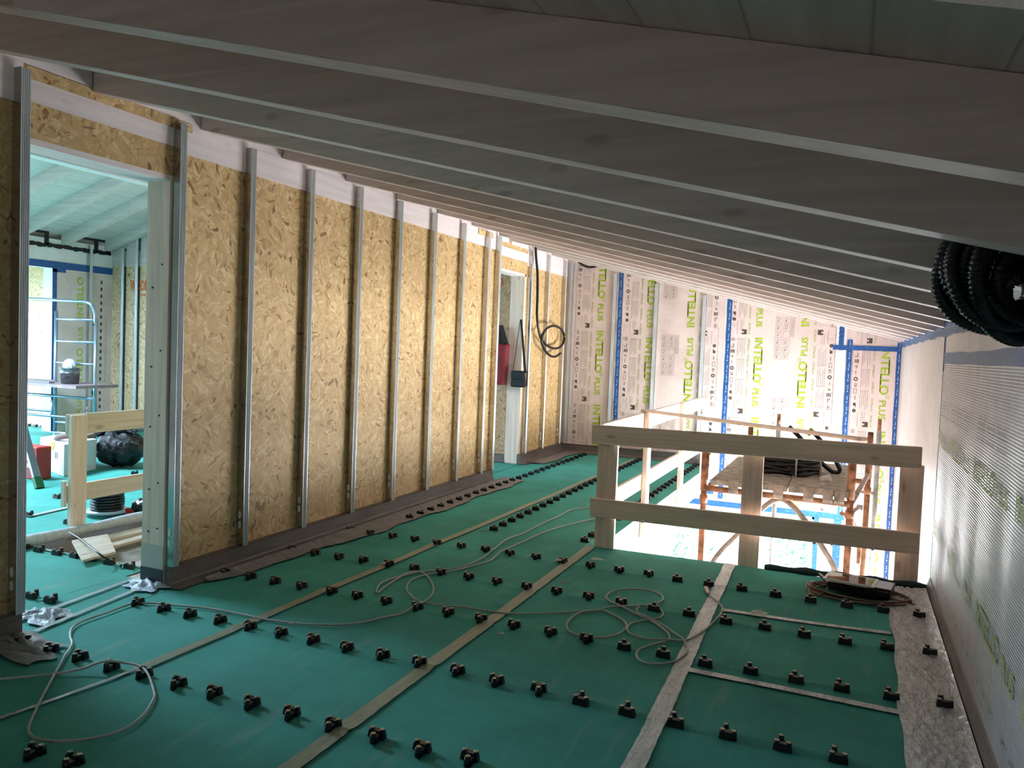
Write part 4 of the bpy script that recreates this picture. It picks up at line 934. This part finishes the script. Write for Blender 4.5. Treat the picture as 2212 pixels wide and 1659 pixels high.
# ------------------------------------------------------------------ hanging hoses
def corrug(name, P, r, amp, label, cat='hose'):
    bm = bm_new(); tube(bm, P, r, 12, rf=lambda i: r+(amp if i % 3 == 0 else -amp)); return tag(link(name, bm, BLK2), label, cat)
P = []
rnd = random.Random(11); ctrl = []
for k in range(15):
    cx, cy, cz = .385+rnd.uniform(-.02, .02), 2.68+rnd.uniform(-.06, .06), 1.752+rnd.uniform(-.02, .02); ra, rb_ = .225+rnd.uniform(-.03, .012), .150+rnd.uniform(-.03, .012); yaw = .85+rnd.uniform(-.2, .2); tl = rnd.uniform(-.5, .5)
    if k == 2: cx -= .03; cz -= .03; ra = .17; rb_ = .115
    if k > 8: ra *= .34+.11*(k-9); rb_ *= .34+.11*(k-9); cx = .42; cz -= .03; cy += .05-.02*(k-9)
    for i in range(8):
        an = 2*PI*i/8+PI/2; ctrl.append(Vector((min(.508, cx+ra*math.cos(an)*math.cos(yaw)), cy+ra*math.cos(an)*math.sin(yaw)+tl*.12*math.sin(an), cz+rb_*math.sin(an))))
P = spline(ctrl, .0045)
hz = corrug('corrugated_hose', P, .0185, .0022, 'black corrugated hose coiled between two rafters at the upper right')
bm = bm_new(); p = at(2095, 680, 1, 2.56); cyl(bm, p+Vector((-.02, 0, .012)), p+Vector((.02, -.0, -.012)), .011, 10); link('pale_tie', bm, plain('pale_blue_tie', (150, 170, 186), .4), hz)
XH = XW2+.10
hp = [(1157, 533), (1158, 555), (1161, 590), (1161, 640), (1160, 680), (1164, 715), (1172, 737), (1188, 750), (1205, 752), (1216, 742), (1219, 727), (1212, 711), (1198, 704), (1183, 708), (1172, 722), (1170, 738), (1176, 755), (1188, 768), (1200, 770), (1211, 763)]
bm = bm_new(); P = [at(x, y, 0, XH+(.02 if 12 <= i else 0)) for i, (x, y) in enumerate(hp)]; tube(bm, spline(P, .03), .017, 10)
tag(link('black_hose', bm, BLK2), 'thin black hose hanging down the board wall into a loop, near the far corner', 'hose')
bm = bm_new(); P = [at(x, y, 1, 10.95) for x, y in ((1243, 545), (1248, 562), (1258, 572), (1274, 577), (1290, 574), (1300, 566), (1306, 552))]; tube(bm, spline(P, .03), .017, 10)
tag(link('black_hose', bm, BLK2), 'short black hose sagging from the rafters at the top of the printed end wall', 'hose')

# ------------------------------------------------------------------ bag and jacket at the far doorway
by = O2[1]-.06
bc = at(1121, 816, 1, by-.06)
bagE = empty('shoulder_bag', bc, 'small black shoulder bag hanging on the post of the far doorway', 'bag')
bm = bm_new(); v = box(bm, -.105, .095, -.045, .045, -.12, .09)
for q in v:
    if q.co.z > 0: q.co.x *= .82; q.co.y *= .7
link('body', bm, plain('black_leather', (20, 20, 23), .35), bagE, bevel=.018)
bm = bm_new(); v = box(bm, -.09, .08, -.056, -.044, -.02, .085); link('flap', bm, plain('black_leather_flap', (30, 30, 34), .3), bagE, bevel=.006)
top = at(1124, 690, 1, by-.02)-bc
bm = bm_new(); obox(bm, Vector((-.085, 0, .07)), top, .008, .004, (0, 1, 0)); obox(bm, Vector((.085, 0, .06)), top+Vector((.01, 0, 0)), .03, .004, (0, 1, 0)); link('strap', bm, BLK2, bagE)
jc = at(1079, 770, 1, by-.10)
jk = empty('hanging_jacket', jc, 'red jacket with black top hanging just inside the far doorway', 'jacket')
def drape(w0, w1, z0, z1, d, mat, name, ph=0):
    bm = bm_new(); n = 20; m = 10; R = []
    for jx in range(m+1):
        t = jx/m; zz = z0+(z1-z0)*t; w = w0+(w1-w0)*t
        R.append([bm.verts.new((w*math.cos(2*PI*i/n)*(1+.12*math.sin(5*2*PI*i/n+ph)), d*math.sin(2*PI*i/n)*(1+.2*math.sin(4*2*PI*i/n+t*2)), zz)) for i in range(n)])
    for A_, B_ in zip(R, R[1:]):
        for i in range(n): bm.faces.new((A_[i], A_[(i+1) % n], B_[(i+1) % n], B_[i])).smooth = True
    bm.faces.new(R[0][::-1]); bm.faces.new(R[-1]); return link(name, bm, mat, jk)
drape(.10, .125, -.36, .16, .05, plain('red_fabric', (122, 30, 42), .7, 0, .2, 20), 'body'); drape(.11, .03, .16, .40, .04, plain('black_fabric', (16, 16, 18), .8), 'collar', 1)

# ------------------------------------------------------------------ room beyond the left doorway
# concrete stair head, boards and rolled membrane
bm = bm_new(); box(bm, -5.22, XW2-TH-.2, 3.8, 6.6, -.26, -.20); prism(bm, [(-4.75, 3.80, -.2), (XW2-TH-.2, 3.80, -.2), (XW2-TH-.2, 3.80, -.02), (-4.62, 3.80, -.02)], (0, 1.2, 0)); struct('floor_stair_head', bm, CONC)
bm = bm_new(); P = spline([(-5.14, 3.66, .045), (-5.13, 4.2, .042), (-5.12, 5.0, .045), (-5.12, 6.2, .045)], .06); tube(bm, P, .042, 16, rf=lambda i: .040+.004*math.sin(i*.5)); rl = tag(link('membrane_roll', bm, foil('white_roll', (170, 176, 190), (214, 218, 228), .3, (5, 20, 5), .2)), 'white rolled membrane lying under the railing beyond the left doorway', 'roll')
bm = bm_new(); cyl(bm, (-5.14, 3.655, .045), (-5.14, 3.67, .045), .030, 16); link('dark_opening', bm, BLACK, rl)
for k, (y0, y1, x, zz, w, lab) in enumerate(((3.95, 5.2, -4.80, -.005, .16, 'lowest pale board of the pile at the stair head'), (4.05, 5.3, -4.86, .015, .12, 'middle narrow board of the pile at the stair head'), (3.9, 5.0, -4.66, .016, .07, 'thin batten beside the board pile at the stair head'))):
    bm = bm_new(); obox(bm, (x, y0, zz), (x-.02, y1, zz), w, .018); tag(link('timber_board', bm, PINEY, bevel=.001), lab, 'board', 'boards at the stair head')
a, b, c_, d_ = at(157, 1182, 2, .06), at(176, 1232-12, 2, .0), at(246, 1200, 2, .0), at(226, 1165-3, 2, .08)
bm = bm_new(); prism(bm, [at(155, 1172, 2, .075), at(178, 1215, 2, .03), at(250, 1196, 2, .03), at(232, 1158, 2, .075)], (0, 0, .015)); tag(link('plywood_offcut', bm, PINEY), 'square pale plywood offcut propped on the boards beside the railing post', 'board')
bm = bm_new(); P = [fl(150, 1150, .10), fl(175, 1165, .10), fl(200, 1185, .11), fl(225, 1204, .08), fl(246, 1214, .03), fl(262, 1224, .02)]; tube(bm, spline(P, .03), .006, 8); tag(link('black_cable', bm, BLK2), 'thin black cable drooping over the plywood at the stair head', 'cable')
# white cardboard box
bx = fl(138, 1030); hb_ = .33
e1 = (fl(86, 1010)-bx); e2 = (fl(208, 1014)-bx)
cb_ = empty('cardboard_box', bx, 'white cardboard box on the green floor in front of the rubbish bag', 'box')
bm = bm_new(); prism(bm, [Vector(), e1, e1+e2, e2], (0, 0, hb_)); link('carton', bm, plain('white_cardboard', (206, 208, 214), .7, 0, .04, 6), cb_, bevel=.004)
n_ = Vector((e1.y, -e1.x, 0)).normalized(); n_ = n_ if n_.y < 0 else -n_
bm = bm_new(); q = e1*.42+z*(hb_-.10)+n_*.002; prism(bm, [q, q+e1*.13, q+e1*.10+z*.09, q-e1*.04+z*.10], n_*.002); link('yellow_tape', bm, plain('yellow_tape', (200, 190, 40), .5), cb_)
bm = bm_new()
for t in (.26, .33): q = e1*t+z*.16+n_*.002; prism(bm, [q, q+e1*.025, q+e1*.025+z*.07, q+z*.07], n_*.001)
link('arrow_print', bm, DARKP, cb_)
bm = bm_new(); P = spline([bx+e1*.5+z*(hb_+.02)+e2*.1, bx+e1*.3+e2*.2+z*(hb_+.05), bx+e1*.1+e2*.5+z*(hb_+.035), bx+e2*.9+z*(hb_+.05)], .03); tube(bm, P, .03, 10, rf=lambda i: .022+.012*math.sin(i*.6)); tag(link('brown_cloth', bm, plain('brown_grey_cloth', (128, 106, 96), .9, 0, .1, 20)), 'brown grey cloth laid over the top of the white cardboard box', 'cloth')
# rubbish bag
def blob(name, c, rx, ry_, rz_, seed, mat, label, cat, amp=.08, n=40):
    bm = bm_new(); bmesh.ops.create_icosphere(bm, subdivisions=4, radius=1); rnd = random.Random(seed); ph = [rnd.uniform(0, 6) for _ in range(9)]
    for v in bm.verts:
        p = v.co.copy(); a = math.atan2(p.y, p.x)
        k = 1+amp*(math.sin(a*7+p.z*3+ph[0])*.5+math.sin(a*13-p.z*6+ph[1])*.3+abs(math.sin(p.z*9+a*3+ph[2]))*.5)
        v.co = Vector((p.x*rx*k, p.y*ry_*k, max(-.93, p.z)*rz_*k if p.z < 0 else p.z*rz_*(1+amp*math.sin(a*5+ph[3]))))
    mz = min(v.co.z for v in bm.verts)
    for v in bm.verts: v.co.z -= mz
    for f in bm.faces: f.smooth = True
    o = link(name, bm, mat); o.location = c; return tag(o, label, cat) if label else o
BAGM = NT('black_bin_bag', .22); v_ = BAGM.coord((6, 6, 3)); BAGM.col((12, 13, 16)); BAGM.bump(BAGM.noise(v_, 1.5, 6, .6, 1.5), 1.0, .05); BAGM = BAGM.m
rb = fl(247, 1012); rbb = blob('rubbish_bag', (rb.x-.05, rb.y+.12, .004), .26, .24, .20, 3, BAGM, 'full black rubbish bag on the floor beside the white cardboard box', 'bag', .1)
bm = bm_new()
P = [Vector((-.25, -.12, .36)), Vector((-.1, -.1, .41)), Vector((.06, -.05, .42)), Vector((.2, .02, .38))]
tube(bm, spline(P, .03), .04, 10, rf=lambda i: .035+.02*math.sin(i*.8)); link('gathered_neck', bm, BAGM, rbb)
blob('clear_bag', (rb.x-.05, rb.y+.25, .40), .2, .12, .07, 8, PLAST, 'crumpled clear plastic bag on top of the black rubbish bag', 'bag', .18)
# red crate and ladder
rc = fl(62, 1042)
bm = bm_new(); v = box(bm, rc.x-.37, rc.x-.02, rc.y+.10, rc.y+.26, .004, .33); rcb = tag(link('red_crate', bm, plain('red_plastic', (176, 44, 40), .45, 0, .1, 8), bevel=.01), 'red crate behind the ladder leg at the left edge of the doorway', 'crate')
bm = bm_new(); box(bm, rc.x-.372, rc.x-.018, rc.y+.096, rc.y+.099, .12, .16); link('white_band', bm, TAB, rcb)
LD = empty('step_ladder', (0, 0, 0), 'aluminium ladder leg with green foot leaning behind the left stud', 'ladder')
a = fl(86, 1056); b = at(52, 930, 1, a.y+.05); d = (b-a); bm = bm_new(); obox(bm, a+d*.18+z*.0, a+d*2.2, .075, .03, (1, 0, 0)); link('leg', bm, ALU, LD, bevel=.003)
bm = bm_new(); obox(bm, a+z*.006, a+d*.20, .082, .04, (1, 0, 0)); link('rubber_foot', bm, plain('green_rubber', (30, 98, 62), .5), LD, bevel=.003)
a2 = a+Vector((-.42, .1, 0)); bm = bm_new(); obox(bm, a2+z*.006, a2+d*2.2, .075, .03, (1, 0, 0)); link('leg', bm, ALU, LD)
for t in (.8, 1.5): bm = bm_new(); obox(bm, a+d*t, a2+d*t, .06, .025); link('rung', bm, ALU, LD)
# cable reel
rr = fl(232, 1112); RE = empty('cable_reel', (rr.x, rr.y, 0), 'cable reel with tubular stand on the floor behind the lower rail', 'reel')
bm = bm_new(); lathe(bm, [(0, .03), (.17, .03), (.17, .045), (.0, .045)]); link('flange', bm, plain('reel_disc', (160, 170, 182), .4), RE)
bm = bm_new(); lathe(bm, [(0, .20), (.12, .20), (.12, .215), (0, .215)]); link('flange', bm, BLK2, RE)
for k in range(6): bm = bm_new(); N = 40; tube(bm, [(math.cos(2*PI*i/N)*(.115+.004*math.sin(i+k)), math.sin(2*PI*i/N)*(.115+.004*math.sin(i+k)), .058+k*.023) for i in range(N)], .012, 8, True); link('cable_turn', bm, BLK2, RE)
bm = bm_new(); tube(bm, spline([(-.2, .1, .015), (.3, -.02+.2, .015), (.32, .2, .03), (.33, .2, .24), (.30, .2, .26), (.1, .12, .265), (-.1, .05, .265)], .03), .011, 8); link('stand', bm, ALU, RE)
bm = bm_new(); tube(bm, spline([(-.18, -.1, .02), (-.18, -.1, .2), (-.1, -.05, .26), (.05, .0, .262)], .03), .011, 8); link('stand', bm, ALU, RE)
rd = fl(298, 1118); o = blob('power_tool', (rd.x, rd.y+.05, .004), .10, .07, .07, 5, BLK2, 'black and red power tool on the floor right of the cable reel', 'tool', .1)
bm = bm_new(); box(bm, -.13, -.02, -.07, -.02, 0, .06); link('red_grip', bm, plain('red_tool', (170, 36, 30), .4), o, bevel=.01)
# small aluminium scaffold tower
T = empty('rolling_scaffold', (0, 0, 0), 'light aluminium scaffold tower in the room beyond the left doorway', 'scaffold')
def PY(px, py, y=7.7): return at(px, py, 1, y)
xa, xb = PY(120, 800).x, PY(206, 800).x
tub('upright', (xa, 7.7, .10), (xa, 7.7, 1.75), .022, ALU, T); tub('foot', (xa, 7.7, .005), (xa, 7.7, .10), .014, ALU, T)
bm = bm_new(); lathe(bm, [(0, 0), (.06, 0), (.06, .008), (0, .008)], (xa, 7.7, .004)); cyl(bm, (xa-.09, 7.7, .09), (xa+.09, 7.7, .09), .008, 8); link('base_plate', bm, ALU, T)
tub('upright', (xb, 7.7, .005), (xb, 7.7, 1.66), .022, ALU, T)
bm = bm_new(); p0 = PY(20, 641, 7.55); tube(bm, spline([Vector((p0.x-.6, 7.62, 1.90)), PY(55, 645, 7.62), PY(150, 650, 7.62), PY(186, 652, 7.64), PY(199, 660, 7.66), PY(206, 678, 7.7), PY(206, 700, 7.7)], .04), .021, 12); link('guard_arc', bm, ALU, T)
for py in (690, 738, 785, 834, 915, 938): 
    zz = PY(160, py).z; tub('rung', (xa, 7.7, zz), (xb, 7.7, zz), .017, ALU, T)
for py, x1 in ((855, 120), (866, 206), (888, 112), (902, 150)):
    p1 = PY(x1, py-(4 if x1 == 206 else 0), 7.55); tub('guard_rail', (p1.x-2.2, 7.55, p1.z-.02), (p1.x, 7.55, p1.z), .018, ALU, T)
p1 = PY(112, 880, 7.55); tub('guard_rail', (p1.x, 7.55, p1.z-.14), (p1.x, 7.55, p1.z+.1), .018, ALU, T)
xl = xa-2.0
tub('upright', (xl, 7.7, .02), (xl, 7.7, 1.9), .022, ALU, T)
zp = PY(150, 832).z
bm = bm_new(); box(bm, xl, xb+.08, 7.35, 8.0, zp-.01, zp+.03); link('platform', bm, plain('platform_board', (150, 128, 128), .7, 0, .12, 9), T)
bk = PY(151, 826, 7.6); bm = bm_new(); lathe(bm, [(0, .002), (.105, .002), (.118, .14), (.123, .143), (.118, .148), (.125, .20), (.131, .206), (.125, .21), (.12, .208), (.112, .05), (0, .05)], (0, 0, 0)); o = link('metal_bucket', bm, plain('bucket_steel', (120, 124, 128), .3, .7, .25, 18)); o.location = (bk.x, 7.6, zp+.031); tag(o, 'metal bucket standing on the small scaffold platform', 'bucket')
blob('white_rag', (bk.x-.01, 7.6, zp+.031+.16), .075, .075, .08, 6, plain('white_rag_cloth', (222, 228, 236), .8), 'white rag bunched in the metal bucket', 'rag', .12)
bm = bm_new(); box(bm, bk.x-.6, bk.x-.16, 7.42, 7.5, zp+.031, zp+.05); tag(link('flat_tool', bm, plain('tool_steel', (110, 108, 112), .5, .3)), 'flat trowel lying on the platform left of the bucket', 'tool')

# ------------------------------------------------------------------ shrubs outside the lower window
def shrub(c, r, seed, label):
    rnd = random.Random(seed); bm = bm_new()
    for i in range(900):
        d = Vector((rnd.gauss(0, 1), rnd.gauss(0, 1), rnd.gauss(0, 1))).normalized()*r*rnd.uniform(.6, 1)
        n1 = Vector((rnd.gauss(0, 1), rnd.gauss(0, 1), rnd.gauss(0, 1))).normalized(); n2 = n1.orthogonal().normalized(); q = Vector(c)+d; s_ = .07
        bm.faces.new([bm.verts.new(q+n1*s_), bm.verts.new(q+n2*s_*.4), bm.verts.new(q-n1*s_), bm.verts.new(q-n2*s_*.4)])
    e = tag(link('garden_shrub', bm, LEAF), label, 'shrub', 'shrubs outside the lower window')
    bm = bm_new(); cyl(bm, (c[0], c[1], -3.42), c, .05, 8, .02); link('trunk', bm, RUSTG, e)
shrub((-2.9, 14.5, -1.5), .95, 1, 'leafy shrub outside the lower window, seen left of the scaffold')
shrub((-.5, 15.2, -1.6), .85, 2, 'leafy shrub outside the lower window, seen under the scaffold deck')
